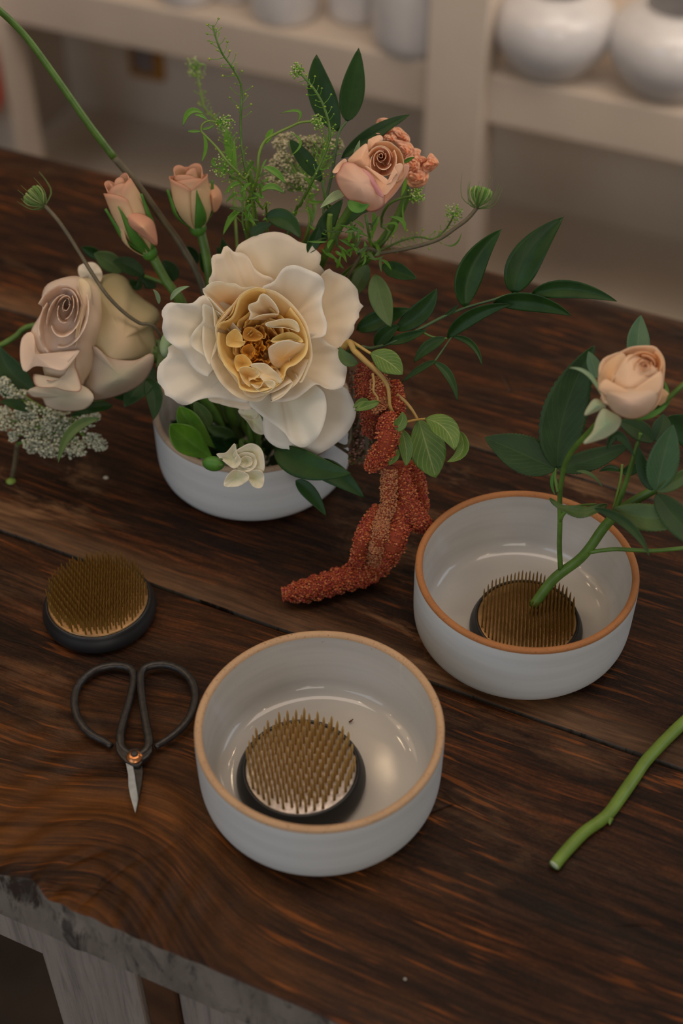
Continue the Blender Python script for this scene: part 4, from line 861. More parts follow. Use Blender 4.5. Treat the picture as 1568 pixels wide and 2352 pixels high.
# ---- field cress sprigs (thin green stems with flat seed pods)
def sprig(label, T, pts, d, pod_from=0.0, head=None, rad=.0009, leaves=(), mt=STEM, seed=0, podlen=.007, spacing=.0022, ext=None, hd=.0055):
    r_ = random.Random(seed + 5)
    t = thing('cress_sprig', label, 'sprig', loc3(*T(*pts[-1][:2]), d))
    W_ = [(*T(*q[:2]), q[2] if len(q) > 2 else d) for q in pts]
    W_ = [(x_, y_, max(d_, .955 + .055 * min(1, max(0, y_ - 400) / 120))) if y_ > 400 else (x_, y_, d_) for x_, y_, d_ in W_]
    wp = PS(W_)
    stem(t, W_, [rad * .7, rad, rad * 1.3], mt, extra=[hub(r_.uniform(-.02, .03), r_.uniform(.015, .035), .075), hub(r_.uniform(-.02, .02), r_.uniform(-.02, .02))])
    M = MB(); p = cr(wp, 60); L_ = np.linalg.norm(np.diff(p, axis=0), axis=1).sum(); n = int(L_ * (1 - pod_from) / spacing)
    for i in range(n):
        f = i / max(1, n) * (1 - pod_from); k = f * 59; j = min(58, int(k)); c = p[j] * (1 - k + j) + p[j + 1] * (k - j)
        tg = p[j] - p[j + 1]; tg /= np.linalg.norm(tg); a = i * 2.4
        s1 = np.cross(tg, FW); s1 /= np.linalg.norm(s1); s2 = np.cross(tg, s1); o_ = s1 * cos(a) + s2 * sin(a)
        ll = podlen * r_.uniform(.6, 1.15) * (.55 + .45 * min(1, f * 4 + .2))
        e_ = c + o_ * ll + tg * ll * .55
        V, F = tube_geo([c, (c + e_) / 2 + o_ * ll * .06 - tg * ll * .05, e_], [.00022, .0002], 4, False); M.add(V, F, (.14, .34, .04))
        V = OCT[0] * np.array([.0009, .0009, .0009]) * r_.uniform(.6, 1.25) + e_; M.add(V, OCT[1], r_.choice([(.28, .42, .05), (.20, .36, .05), (.35, .44, .07)]))
    if head:
        hc = P(*T(*head), W_[0][2])
        for i in range(70):
            v = np.array([r_.gauss(0, 1) for _ in range(3)]); v /= np.linalg.norm(v); rr = hd * r_.uniform(.45, 1)
            V = ICO[0] * .00075 * r_.uniform(.7, 1.2) + hc + v * rr; M.add(V, ICO[1], r_.choice([(.18, .38, .05), (.30, .44, .10), (.46, .52, .26)]))
            if i % 3 == 0:
                V, F = tube_geo([wp[0], hc + v * rr], [.0002, .0002], 4, False); M.add(V, F, (.14, .34, .04))
    M.obj('seed_pods', BITS, t, kind='stuff')
    for (b_, m_, e_, w_) in leaves:
        leaf(t, (*T(*b_), W_[0][2]), (*T(*e_), W_[0][2]), w_, LF_LIME, mid=T(*m_), fold=.2, n=12, peak=.5)
    return t
sprig('tallest thin green cress sprig with open side pods', c3, [(215, 70, .93), (235, 150, .93), (270, 230, .935), (320, 300, .94), (365, 380, .945), (375, 450, .95), (368, 600, .955), (375, 750, .96), (400, 890, .965), (440, 1050, .975)], .96, head=None, seed=1, podlen=.008, pod_from=.4)
sprig('green cress sprig with a knobbly tip, before the tall dark leaf', c3, [(690, 322, .95), (740, 380, .95), (780, 430, .95), (820, 500, .952), (850, 590, .955), (862, 680, .955), (840, 760, .96), (770, 920, .965), (700, 1060, .97), (650, 1165, .975)], .96, head=(678, 318), seed=2, rad=.0011)
sprig('pale blurred cress sprig with a round tip, farthest left of the sprigs', c3, [(118, 300, 1.10), (135, 380, 1.10), (150, 450, 1.10), (170, 530, 1.09), (230, 590, 1.08), (300, 700, 1.07), (320, 850, 1.07)], 1.08, head=(116, 302), seed=3, mt=STEM_L, hd=.009, podlen=.005)
sprig('cress sprig with curled leaves and a cluster of white-tipped buds, left side', c3, [(240, 605, .95), (190, 598), (155, 620), (150, 655), (165, 672), (235, 745), (300, 830), (380, 915), (430, 1000)], .95, head=(285, 610), seed=4, pod_from=.85, mt=STEM_L, hd=.0062,
      leaves=(((150, 655), (110, 655), (72, 655), 7), ((155, 660), (175, 740), (150, 828), 9), ((165, 560), (90, 545), (48, 628), 14), ((190, 598), (150, 570), (110, 565), 7), ((150, 640), (180, 640), (225, 620), 6)))
sprig('cress sprig with a dense seed head leaning left, low', c3, [(278, 862, .955), (320, 900), (360, 930), (440, 1020), (490, 1085), (515, 1125)], .955, head=(262, 850), seed=5, mt=STEM_L, hd=.0085, leaves=(((240, 850), (215, 830), (225, 795), 9), ((300, 870), (330, 850), (330, 690), 12)))
sprig('cress sprig bending over to the right with a small bud cluster', c3, [(770, 600, .95), (700, 606), (640, 632), (560, 670), (500, 712), (468, 790), (462, 900), (430, 1000), (400, 1150)], .95, head=(795, 605), seed=6, mt=STEM_L, pod_from=.97, rad=.0011,
      leaves=(((680, 610), (690, 545), (588, 556), 7), ((640, 660), (700, 720), (640, 795), 6), ((510, 725), (525, 680), (548, 640), 15), ((490, 852), (560, 880), (615, 945), 16), ((480, 990), (540, 960), (610, 1000), 15)))
sprig('cress sprig with a plump head pointing at the right carrot bud', c4b, [(615, 170, .955), (590, 220, .955), (555, 265, .955), (500, 302, .96), (420, 290, .96), (330, 312, .965), (220, 362, .975), (120, 400, .98)], .96, head=(612, 160), seed=7, podlen=.006, hd=.0075, spacing=.0015, pod_from=.25,
      leaves=(((560, 330), (620, 330), (655, 265), 4),))
sprig('short cress sprig with pale buds just under the peach rose', c3, [(1330, 1015, .945), (1270, 1022), (1200, 1050), (1165, 1090), (1140, 1170), (1130, 1300)], .95, head=(1342, 1012), seed=8, pod_from=.9, hd=.0068, rad=.0012,
      leaves=(((1255, 1020), (1275, 960), (1285, 910), 9), ((1185, 1130), (1260, 1150), (1275, 1215), 10), ((1150, 1180), (1230, 1170), (1190, 1250), 7), ((1100, 1100), (1110, 1160), (1088, 1250), 12), ((1270, 1050), (1265, 1110), (1278, 1170), 4)))
sprig('cress stem full of yellow pods beside the lace flower', c3, [(850, 690, .99), (830, 760, .99), (790, 860, .99), (760, 950, .99), (735, 1060, 1.0), (715, 1270, 1.0)], .99, seed=9, podlen=.014, spacing=.0011, mt=STEM_L, pod_from=.35)
sprig('bushy cress stem behind the left cress sprigs', c3, [(300, 660, 1.0), (330, 800, 1.0), (370, 950, 1.0), (380, 1100, 1.0), (400, 1240, 1.0)], 1.0, seed=10, podlen=.010, spacing=.0014, leaves=(((290, 640), (300, 720), (310, 850), 20), ((370, 1100), (320, 1130), (270, 1230), 14), ((380, 950), (330, 950), (275, 1010), 9)))
TG = thing('cress_foliage', 'tangle of narrow curled light green leaves above the cream rose', 'foliage', loc3(780, 580, .98))
for (x0, y0, x1, y1, n_, dd) in ((350, 860, 500, 1150, 34, .97), (830, 1180, 1160, 1390, 46, .97), (760, 950, 880, 1180, 10, .99)):
    for i in range(n_):
        bx_, by_ = rnd.uniform(x0, x1), rnd.uniform(y0, y1); a = rnd.uniform(0, 2 * pi); L_ = rnd.uniform(50, 130)
        tx_, ty_ = bx_ + L_ * cos(a), by_ + L_ * sin(a) * .8; mx, my = (bx_ + tx_) / 2 + rnd.uniform(-14, 14), (by_ + ty_) / 2 + rnd.uniform(-14, 14)
        d_ = dd + rnd.uniform(-.012, .02)
        leaf(TG, (*c3(bx_, by_), d_), (*c3(tx_, ty_), d_ + rnd.uniform(-.012, .012)), rnd.uniform(4, 9), LF_LIME if i % 5 else LF_OLIVE, mid=c3(mx, my), fold=.2, n=8, peak=.5)
for (x0, y0) in ((425, 1000), (980, 1290), (820, 1060), (1060, 1250)):
    stem(TG, [(*c3(x0, y0 - 130), .972), (*c3(x0 + 20, y0), .985), (*c3(x0 - 10, y0 + 150), 1.015)], [.001, .0013], STEM, extra=[hub(rnd.uniform(-.02, .02), .025, .075), hub(0, 0)])

# ---- lace flowers
def lace(label, T, d, blobs, c1, c2, stempts, n=70, ext=None, sz=.0011):
    t = thing('lace_flower', label, 'flower', loc3(*T(*blobs[0][:2]), d))
    M = MB(); G = MB()
    root = P(*stempts[0])
    for (x, y, r) in blobs:
        c = P(*T(x, y), d + rnd.uniform(-.006, .006)); rr = r * d / FPX
        for i in range(n):
            v = np.array([rnd.gauss(0, 1) for _ in range(3)]); v *= rr * rnd.random() ** .4 / np.linalg.norm(v); v = v + UP * 0
            V = ICO[0] * np.array([1, 1, .7]) * sz * rnd.uniform(.6, 1.3) + c + v; M.add(V, ICO[1], lerp3(c1, c2, rnd.random()))
        V, F = tube_geo(cr([root, (root + c) / 2 - UP * .003, c], 6), [.0007, .0005], 5); G.add(V, F, (.16, .28, .06))
    M.obj('florets', BITS, t, kind='stuff'); G.obj('floret_stalks', BITS, t)
    stem(t, stempts, [.0016, .0018], STEM, extra=ext or [])
    return t
l3 = crop(0, 850, 5.227)
LA = lace('soft white lace flower head lying low at the left under the pink rose', l3, 1.055, [(330, 620, 26), (420, 680, 26), (500, 720, 26), (560, 560, 24), (650, 560, 26), (760, 620, 26), (820, 680, 22), (430, 800, 26), (520, 860, 26), (370, 850, 22), (380, 920, 16), (560, 950, 22), (650, 880, 26), (700, 940, 22), (840, 950, 24), (900, 900, 26), (960, 940, 18), (1090, 840, 20), (1150, 870, 20), (1200, 900, 16), (1080, 590, 20), (1150, 560, 12), (980, 650, 18), (100, 600, 24), (180, 600, 22), (280, 690, 22), (40, 640, 20), (160, 790, 14), (60, 140, 12), (60, 220, 18), (120, 260, 18), (180, 310, 14), (270, 300, 14), (370, 450, 18), (250, 500, 14), (40, 500, 14), (620, 760, 20), (740, 800, 16), (600, 660, 18), (380, 560, 16)], (.36, .40, .29), (.64, .64, .50), [(165, 965, 1.06), (230, 920, 1.055), (330, 880, 1.045)], ext=[hub(-.05, 0, .065), hub(-.03, 0)])
stem(LA, [(40, 1020, 1.07), (35, 1060, 1.085), (28, 1095, 1.095)], [.002, .0018], STEM_P, name='side_stalk')
V, F = blob_geo(P(26, 1110, 1.095), .0045); mesh('side_bud', V, F, STEM_L, LA)
stem(LA, [(40, 1020, 1.07), (90, 1000, 1.062), (165, 965, 1.06)], [.0012, .0012], STEM, name='side_stalk')
c3b = crop(400, 220, 4.356)
lace('cream lace flower seen from the side behind the cress sprigs', c3b, 1.04, [(1060, 440, 12), (1120, 410, 12), (1020, 480, 10), (1170, 400, 8), (1080, 500, 14), (1070, 570, 12), (1050, 620, 12), (1000, 680, 14), (960, 740, 14), (950, 800, 12), (960, 860, 12), (1010, 900, 12), (1080, 920, 12), (1280, 450, 14), (1340, 460, 14), (1400, 450, 14), (1240, 480, 12), (1450, 470, 12), (1090, 700, 24), (1160, 780, 26), (1120, 850, 20), (1250, 860, 24), (1350, 880, 20), (1180, 640, 20), (1300, 560, 20), (1420, 540, 16), (1500, 500, 14), (1560, 520, 12), (1030, 780, 20), (1640, 470, 10), (1580, 260, 9), (1620, 280, 8), (1600, 480, 12), (1660, 500, 8)], (.30, .29, .15), (.62, .56, .38), [(705, 430, 1.04), (722, 480, 1.03), (700, 560, 1.02)], n=60, ext=[hub(.02, .03, .07), hub(.01, .02)], sz=.0010)

# ---- amaranth
a1 = crop(780, 760, 4.9)
AM = thing('hanging_amaranth', 'red-orange hanging amaranth with fuzzy tassels trailing onto the table', 'flower', loc3(800, 790, .96))
def qa(x, y, d=.955): X, Y = a1(x, y); return (X, Y, d)
stem(AM, [qa(650, 990, .962), qa(590, 900, .96), qa(562, 840, .958), qa(556, 740, .956), qa(540, 630, .955), qa(490, 540, .955), qa(400, 440, .955), qa(300, 350, .957), qa(170, 230, .96), qa(60, 165, .968)], [.0010, .0018, .0021, .0022, .0023, .0023], STEM_O, extra=[hub(.05, -.02, .075), hub(.02, -.01)])
stem(AM, [qa(690, 470, .953), qa(560, 370, .953), qa(340, 250, .956), qa(200, 160, .96), qa(110, 110, .965)], [.0004, .0009, .0012], STEM_O, name='petiole')
stem(AM, [qa(880, 1005, .965), qa(820, 900, .963), qa(740, 800, .962), qa(640, 715, .962)], [.0009, .0013], STEM_O, name='petiole')
stem(AM, [qa(960, 990, .96), qa(870, 1000, .963), qa(750, 1025, .965)], [.0008, .0009], STEM_O, name='petiole')
stem(AM, [qa(400, 810, .95), qa(430, 760, .95), qa(380, 680, .95), qa(385, 580, .952), qa(370, 480, .954)], [.0006, .0010], STEM_O, name='petiole')
REDS = ((.40, .075, .03), (.48, .12, .035), (.30, .045, .03), (.58, .22, .09), (.36, .06, .045))
def tassel(pts, w, tone=0, dens=1.0, world=False):
    W_ = [np.array(q, float) for q in pts] if world else PS(pts)
    p = cr(W_, 50); L_ = np.linalg.norm(np.diff(p, axis=0), axis=1).sum()
    w_ = np.interp(np.linspace(0, 1, 50), np.linspace(0, 1, len(w)), w)
    M = MB(); V, F = tube_geo(p, list(w_ * .78), 10); M.add(V, F, (.30, .055, .022))
    tg = np.gradient(p, axis=0); tg /= np.linalg.norm(tg, axis=1)[:, None]
    n = int(L_ * w_.mean() * 2 * pi / (.0016 ** 2) * dens * 2.3)
    for i in range(n):
        k = rnd.random() * 48.99; j = int(k); c = p[j] * (1 - k + j) + p[j + 1] * (k - j)
        v = np.array([rnd.gauss(0, 1) for _ in range(3)]); v -= tg[j] * (v @ tg[j]); v /= np.linalg.norm(v)
        lump = .92 + .09 * sin(k * 1.7 + math.atan2(v[0], v[2]) * 2)
        e_ = c + v * w_[j] * rnd.uniform(.78, 1.04) * lump; s_ = rnd.uniform(.00045, .00105)
        cc = rnd.choice(REDS)
        if tone: cc = lerp3(cc, ((.5, .3, .14), (.10, .03, .02))[tone - 1], .45)
        M.add(OCT[0] * s_ + e_, OCT[1], cc)
    o = M.obj('tassel', BITS, AM, smooth=False); return o
tassel([qa(330, 370, .975), qa(330, 560, .975), qa(370, 760, .975), qa(390, 980, .98), qa(340, 1180, .985)], [.008, .011, .012, .011, .006], 2)
tassel([qa(420, 520, .962), qa(460, 640, .962), qa(440, 760, .965), qa(500, 900, .965)], [.006, .008, .008, .006], 1)
tassel([qa(610, 580, .97), qa(620, 680, .968), qa(630, 800, .966), qa(640, 960, .965)], [.005, .0065, .0065, .006])
tassel([qa(540, 960, .958), qa(560, 1060, .955), qa(540, 1200, .955), qa(500, 1340, .96), qa(400, 1460, .965), qa(330, 1560, .97)], [.006, .0085, .0085, .0085, .008, .004])
zt = lambda x, y, z: at(*c5(x, y), z)
tassel([q5(1150, 390, .968), q5(1150, 480, .972), q5(1148, 560, .976), q5(1115, 650, .98), q5(1085, 780, .985)], [.006, .006, .0058, .006, .004], 1)
tassel([q5(1200, 370, .975), q5(1215, 460, .98), q5(1240, 560, .985), q5(1290, 640, .99), q5(1330, 660, .995)], [.007, .0085, .0085, .009, .005])
tassel([q5(1262, 360, .985), q5(1285, 450, .99), q5(1310, 540, .995), q5(1320, 580, 1.0)], [.005, .006, .005, .003])
tassel([q5(1185, 540, .985), q5(1195, 650, .99), q5(1170, 740, .992), zt(1110, 830, .016), zt(1030, 880, .012), zt(940, 905, .0105), zt(850, 935, .010), zt(750, 962, .010), zt(655, 975, .0095)] if False else
       [P(*q5(1185, 540, .985)), P(*q5(1195, 650, .985)), P(*q5(1170, 740, .985)), zt(1110, 825, .014), zt(1030, 880, .0115), zt(940, 905, .0105), zt(850, 935, .0098), zt(750, 962, .0095), zt(660, 975, .009)], [.007, .009, .010, .0105, .010, .0098, .0096, .0092, .0085, .004], world=True)
tassel([P(*q5(1110, 570, .985)), P(*q5(1060, 650, .985)), P(*q5(1020, 740, .985)), zt(1005, 850, .012)], [.005, .006, .006, .006], 0, world=True)
tassel([P(*q5(1120, 620, .98)), P(*q5(1110, 720, .98)), zt(1080, 830, .014)], [.005, .006, .008], 1, world=True)
leaf(AM, qa(345, 252, .955), qa(708, 492, .945), 54, LF_AMA, mid=a1(540, 345), roll=.1, fold=.12, peak=.5)
leaf(AM, qa(885, 990, .965), qa(1080, 1655, .975), 84, LF_AMA, mid=a1(985, 1330), fold=.18, peak=.5)
leaf(AM, qa(960, 990, .958), qa(1290, 1345, .945), 56, LF_AMA, mid=a1(1180, 1100), roll=-.3, fold=.2, peak=.5)
leaf(AM, qa(1350, 1130, .955), qa(1205, 1475, .95), 28, LF_AMA, mid=a1(1380, 1350), roll=.4, fold=.3)
leaf(AM, qa(695, 1110, .96), qa(745, 1525, .965), 34, LF_AMA, mid=a1(745, 1320), fold=.3)
leaf(AM, qa(445, 800, .948), qa(168, 895, .94), 20, LF_AMA, mid=a1(290, 850), fold=.3, wave=.2)
leaf(AM, qa(330, 800, .96), qa(150, 870, .96), 16, LF_AMA, mid=a1(240, 800))
leaf(AM, qa(595, 1115, .95), qa(700, 908, .945), 30, LF_AMA, mid=a1(690, 1030), fold=.2)
leaf(AM, qa(655, 1335, .96), qa(555, 1515, .96), 22, LF_AMA, fold=.3)
leaf(AM, qa(205, 360, .965), qa(0, 175, .965), 30, LF_OLIVE, mid=a1(70, 310))
leaf(AM, qa(690, 790, .965), qa(650, 850, .96), 10, LF_AMA)
# pinkish brown seed heads between the rose and the tassels
SH = thing('seed_heads', 'pinkish brown fuzzy seed heads behind the right edge of the cream rose', 'seed heads', loc3(815, 950, 1.0))
M = MB()
for i in range(1500):
    x, y = rnd.uniform(60, 360), rnd.uniform(420, 1500); d_ = 1.006 + rnd.uniform(-.002, .024); x = max(x, 110)
    if rnd.random() < .5: y = rnd.uniform(850, 1450)
    M.add(OCT[0] * rnd.uniform(.0006, .0014) + P(*a1(x, y), d_), OCT[1], rnd.choice([(.20, .11, .07), (.26, .13, .09), (.10, .11, .03), (.14, .08, .05), (.34, .2, .16)]))
M.obj('seeds', BITS, SH, kind='stuff', smooth=False)
for (x, y) in ((120, 1100), (220, 900), (300, 1250), (150, 700)):
    stem(SH, [(*a1(x, y - 200), .995), (*a1(x, y), 1.0), (*a1(x - 60, y + 200), 1.005)], [.0012, .0012], STEM_P, extra=[hub(.04, -.02, .05), hub(.02, -.01)])

# ---- rose twig in the right bowl
c7b = crop(1080, 720, 3.213); c6 = crop(900, 700, 2.347)
RT2 = thing('rose_twig', 'leafy green rose twig with one pale peach bud, standing in the right bowl', 'twig', (k2[0], k2[1], .026))
def q7(x, y, d): X, Y = c7b(x, y); return (X, Y, d)
def q6(x, y, d): X, Y = c6(x, y); return (X, Y, d)
stem(RT2, [q6(760, 1625, .964), q6(870, 1480, .955), q6(1000, 1380, .945), q6(1065, 1310, .938), q6(1150, 1190, .93), q6(1250, 1095, .92), q6(1370, 1020, .91), q6(1480, 965, .905), q6(1640, 900, .90)], [.0036, .0036, .0034, .0034, .0030, .0028, .0026], STEM, n=60)
stem(RT2, [q6(908, 1425, .950), q6(902, 1300, .94), q6(905, 1160, .93), q6(905, 1010, .92), q6(928, 870, .905), q6(980, 775, .89), q6(1060, 690, .875), q6(1110, 640, .866), q6(1190, 590, .862)], [.0018, .0017, .0017, .0018, .0020, .0020], STEM, n=50)
stem(RT2, [q6(1060, 1335, .937), q6(1200, 1318, .93), q6(1400, 1326, .925), q6(1568, 1312, .92), q6(1700, 1300, .92)], [.0014, .0014, .0015], STEM)
stem(RT2, [q6(1210, 1095, .925), q6(1262, 950, .915), q6(1308, 800, .905), q6(1340, 690, .90)], [.0018, .0016, .0013], STEM)
stem(RT2, [q6(1195, 1095, .926), q6(1230, 950, .918), q6(1240, 860, .915)], [.0010, .0008], STEM_L, name='leaf_stalk')
stem(RT2, [q6(1640, 370, .85), q6(1568, 432, .852), q6(1480, 512, .858), q6(1400, 580, .865), q6(1320, 620, .87)], [.0016, .0015], STEM)
stem(RT2, [q6(905, 1165, .93), q6(930, 1120, .925), q6(1000, 1085, .92), q6(1100, 1075, .91)], [.0014, .0008, .0007], STEM, name='leaf_stalk')
stem(RT2, [q6(895, 1010, .918), q6(880, 940, .92), q6(883, 880, .92)], [.0013, .0008], STEM, name='leaf_stalk')
for b_, t_, m_, w_, mt, d_, dt_, ro, kk in (
    ((640, 1142), (917, 235), (700, 700), 104, LF_ROSE, .92, .90, 0, {}),
    ((625, 1150), (105, 915), (370, 1030), 88, LF_ROSE, .92, .92, 0, {}),
    ((640, 1145), (1190, 960), (900, 1075), 50, LF_ROSE, .92, .915, .1, {}),
    ((1240, 380), (1258, 12), (1235, 200), 54, LF_PALE, .90, .91, 0, {}),
    ((930, 480), (870, 280), (905, 380), 34, LF_PALE, .88, .885, .3, {}),
    ((1372, 1310), (1495, 822), (1425, 1060), 72, LF_PALE, .89, .87, 0, {}),
    ((1345, 1305), (1238, 980), (1270, 1150), 34, LF_ROSE, .90, .895, .2, {}),
    ((1040, 1450), (1700, 1490), (1360, 1510), 62, LF_OLIVE, .90, .88, 0, {}),
    ((1370, 1330), (1800, 1780), (1560, 1560), 64, LF_ROSE, .89, .87, 0, {}),
    ((1750, 1000), (1420, 780), (1580, 860), 70, LF_DARK, .94, .93, 0, {}),
    ((1370, 1310), (1720, 1080), (1540, 1220), 34, LF_OLIVE, .89, .88, .2, {}),
    ((1010, 1410), (585, 1365), (780, 1465), 26, LF_OLIVE, .905, .91, .35, {'wave': .4}),
    ((915, 1440), (1322, 1792), (1160, 1560), 22, LF_ROSE, .90, .875, .3, {}),
    ((1110, 1165), (950, 1168), (1030, 1140), 14, LF_DARK, .92, .92, 0, {}),
    ((1120, 1175), (1270, 1100), (1190, 1150), 26, LF_DARK, .925, .93, 0, {}),
    ((1350, 950), (1085, 800), (1220, 850), 46, LF_ROSE, .90, .905, 0, {}),
    ((1360, 940), (1420, 740), (1410, 840), 46, LF_ROSE, .905, .91, 0, {}),
    ((780, 1165), (975, 1285), (890, 1190), 8, LF_OLIVE, .91, .905, 0, {}),
    ((1010, 1000), (1210, 1060), (1090, 900), 22, LF_ROSE, .895, .89, .4, {}),
    ((1440, 660), (1430, 500), (1450, 580), 10, SEPAL_G, .88, .88, 0, {}),
    ((620, 1160), (625, 1340), (600, 1250), 8, SEPAL_G, .92, .925, 0, {})):
    leaf(RT2, q7(*b_, d_), q7(*t_, dt_), w_, mt, mid=c7b(*m_), roll=ro, serr=.035 if w_ > 20 else 0, fold=.22, **kk)
RD = .852
def rp(ol, base, db, de, ci, co, **k):
    k.setdefault('closed', True)
    return fan(RT2, c7b, ol, base, RD + db, [RD + q for q in de] if hasattr(de, '__len__') else RD + de, ci, co, **k)
AP = (0.86, 0.53, 0.26); APL = (0.95, 0.72, 0.50); APO = (0.79, 0.36, 0.12)
rp([(945, 440), (980, 335), (1100, 285), (1195, 245), (1330, 238), (1382, 262), (1432, 350), (1425, 500), (1400, 640), (1300, 740), (1100, 740), (990, 640)], (1200, 480), .016, [.004, .0, .0, .002, .006], AP, APL, n=56, seed=1)
rp([(945, 560), (945, 440), (985, 340), (1100, 285), (1150, 330), (1100, 420), (1040, 520), (1000, 640)], (1030, 450), .0, [.006, .008, .0, -.004, .0], AP, (0.86, 0.65, 0.43), seed=2)
rp([(1380, 640), (1370, 560), (1420, 555), (1465, 600), (1440, 650), (1390, 680)], (1415, 610), .002, [.004, .006], (0.74, 0.50, 0.29), (0.82, 0.58, 0.36), seed=3)
rp([(960, 640), (1000, 560), (1130, 340), (1200, 300), (1260, 330), (1380, 420), (1400, 560), (1330, 680), (1100, 700)], (1180, 560), -.010, [.004, -.004, -.008, -.002, .0], APL, APL, n=50, seed=4)
for k_, (rx, ry) in enumerate(((120, 108), (80, 70), (45, 40), (18, 16))):
    for q in range(3):
        a0 = q * 2.1 + k_ * 1.2 + .2
        ol = [(1290 + rx * (1 - .14 * a) * cos(a0 + a), 385 + ry * (1 - .14 * a) * sin(a0 + a)) for a in np.linspace(-1.2, 1.2, 11)]
        rp(ol, (1290, 400), .008 - .002 * k_, [-.006 - .0015 * k_, -.009 - .0015 * k_, -.004 - .0015 * k_], APO, (0.95, 0.67, 0.41), closed=False, expo=1.8, over=.08, seed=20 + k_ * 3 + q, n=24, ns=8)
rp([(940, 560), (1000, 480), (1060, 540), (1200, 555), (1340, 500), (1400, 420), (1420, 520), (1370, 600), (1250, 640), (1080, 640)], (1180, 580), -.016, [-.004, -.010, -.014, -.012, -.004], (0.91, 0.65, 0.41), APL, n=48, seed=5)
rp([(985, 575), (1120, 550), (1260, 546), (1372, 560), (1382, 645), (1312, 740), (1200, 780), (1080, 748), (1008, 672)], (1190, 650), -.020, [-.004, -.012, -.012, -.004, .004, .0], (0.86, 0.65, 0.50), (0.84, 0.66, 0.48), n=44, seed=6, expo=2.2, edge=(0.74, 0.46, 0.26))
for ol, bs, dd in (([(975, 700), (1030, 720), (1112, 772), (1090, 850), (1020, 905), (960, 932), (830, 962), (900, 870), (930, 775)], (1000, 820), -.004),
                   ([(840, 750), (900, 640), (960, 640), (1000, 690), (930, 725)], (935, 680), -.002)):
    fan(RT2, c7b, ol, bs, RD + dd, RD + dd + .004, (0.36, 0.50, 0.31), (0.60, 0.62, 0.43), closed=True, name='sepal', seed=int(bs[0]))
leaf(RT2, q7(960, 600, .85), q7(728, 400, .84), 10, SEPAL, mid=c7b(870, 450), name='sepal')
leaf(RT2, q7(1200, 770, .855), q7(1480, 640, .86), 14, SEPAL_G, mid=c7b(1350, 740), name='sepal')

# ---- crumbs and flecks on the table
for (x, y, r, nm, lab) in ((243, 1097, .0022, 'petal_scrap', 'tiny pale petal scrap on the table left of the back bowl'), (930, 2249, .0009, 'crumb', 'tiny white crumb on the near board below the nearest bowl'), (1308, 1222, .0012, 'crumb', 'tiny pale fleck on the table beside the orange-rimmed bowl')):
    c = at(x, y, .0012); V, F = blob_geo(c, r, r * .8, .0010, n=6, m=8); o = mesh(nm, V, F, simple('pale_scrap', (.5, .46, .38), .7)); o['label'] = lab; o['category'] = 'scrap'
c = at(*(420 + 945 / 2.45, 1420 + 578 / 2.45), .009); V, F = tube_geo([c + np.array([-.0012, -.001, 0]), c, c + np.array([.0014, .0012, .0003])], [.0005, .0006, .0003], 6)
o = mesh('debris', V, F, simple('brown_speck', (.1, .03, .015), .7)); o['label'] = 'tiny reddish brown speck on the floor of the nearest bowl'; o['category'] = 'scrap'

# ================================================================== the room behind
WHITE = simple('painted_cream_wood', (.60, .51, .43), .6, var=.05, scale=8)
WHITE2 = simple('painted_panel', (.74, .66, .57), .7, var=.06, scale=5)
FLOORM = simple('floor_boards', (.055, .035, .022), .5, var=.4, scale=9)
WALLM = simple('wall_paint', (.42, .36, .30), .8, var=.04, scale=4)
def struct(name, a, b, mat):
    V, F = boxgeo(a, b); o = mesh(name, V, F, mat, smooth=False); o['kind'] = 'structure'; return o
struct('floor', (-3.5, -2.5, -.80), (3.5, 5.0, -.7505), FLOORM)
struct('wall_back', (-3.5, 4.4, -.7505), (3.5, 4.5, 2.3), WALLM)
TS = math.radians(23.3)
A0 = P(1125, 173, 2.08)
SH_ = thing('display_shelf', 'cream painted open shelf unit with upright posts, blurred behind the table', 'shelf', (A0[0], A0[1], -.75), -TS)
zs = A0[2] + .75                                # shelf top height above the floor
def rb(name, x0, x1, y0, y1, z0, z1, m=WHITE): return box(name, (x0, y0, z0), (x1, y1, z1), m, SH_, .003)
rb('shelf_board', -1.02, 1.3, .0, .42, zs - .077, zs)
rb('post', -.09, .0, -.028, .045, 0, zs + .9)
rb('post', -.96, -.845, -.028, .045, 0, zs + .9)
rb('post', .62, .71, -.028, .045, 0, zs + .9)
rb('back_panel', -1.02, 1.3, .40, .42, .0, zs - .0775, WHITE2)
rb('back_panel', -1.02, 1.3, .42, .44, zs, zs + .9, WHITE2)
def sh_world(x, y, z):
    return np.array([A0[0] + x * cos(TS) + y * sin(TS), A0[1] - x * sin(TS) + y * cos(TS), z - .75])
def shl(px, py, yy):                            # point of the plane y=yy in shelf coordinates
    n_ = np.array([sin(TS), cos(TS), 0.]); o_ = sh_world(0, yy, 0); r = ray(px, py); tt = ((o_ - CP) @ n_) / (r @ n_); w_ = CP + r * tt
    d = w_ - np.array([A0[0], A0[1], -.75]); return d[0] * cos(TS) - d[1] * sin(TS), d[2]
zl = shl(1125, 455, .40)[1]; print('lower', zs, zl)
rb('shelf_board', -1.02, 1.3, .004, .3995, zl - .06, zl, WHITE2)
rb('end_panel', -1.04, -1.021, .0, .44, 0, zs + .9)
rb('end_panel', 1.301, 1.32, .0, .44, 0, zs + .9)
GL = simple('white_glazed_pot', (.62, .60, .60), .3, var=.04, coat=.5)
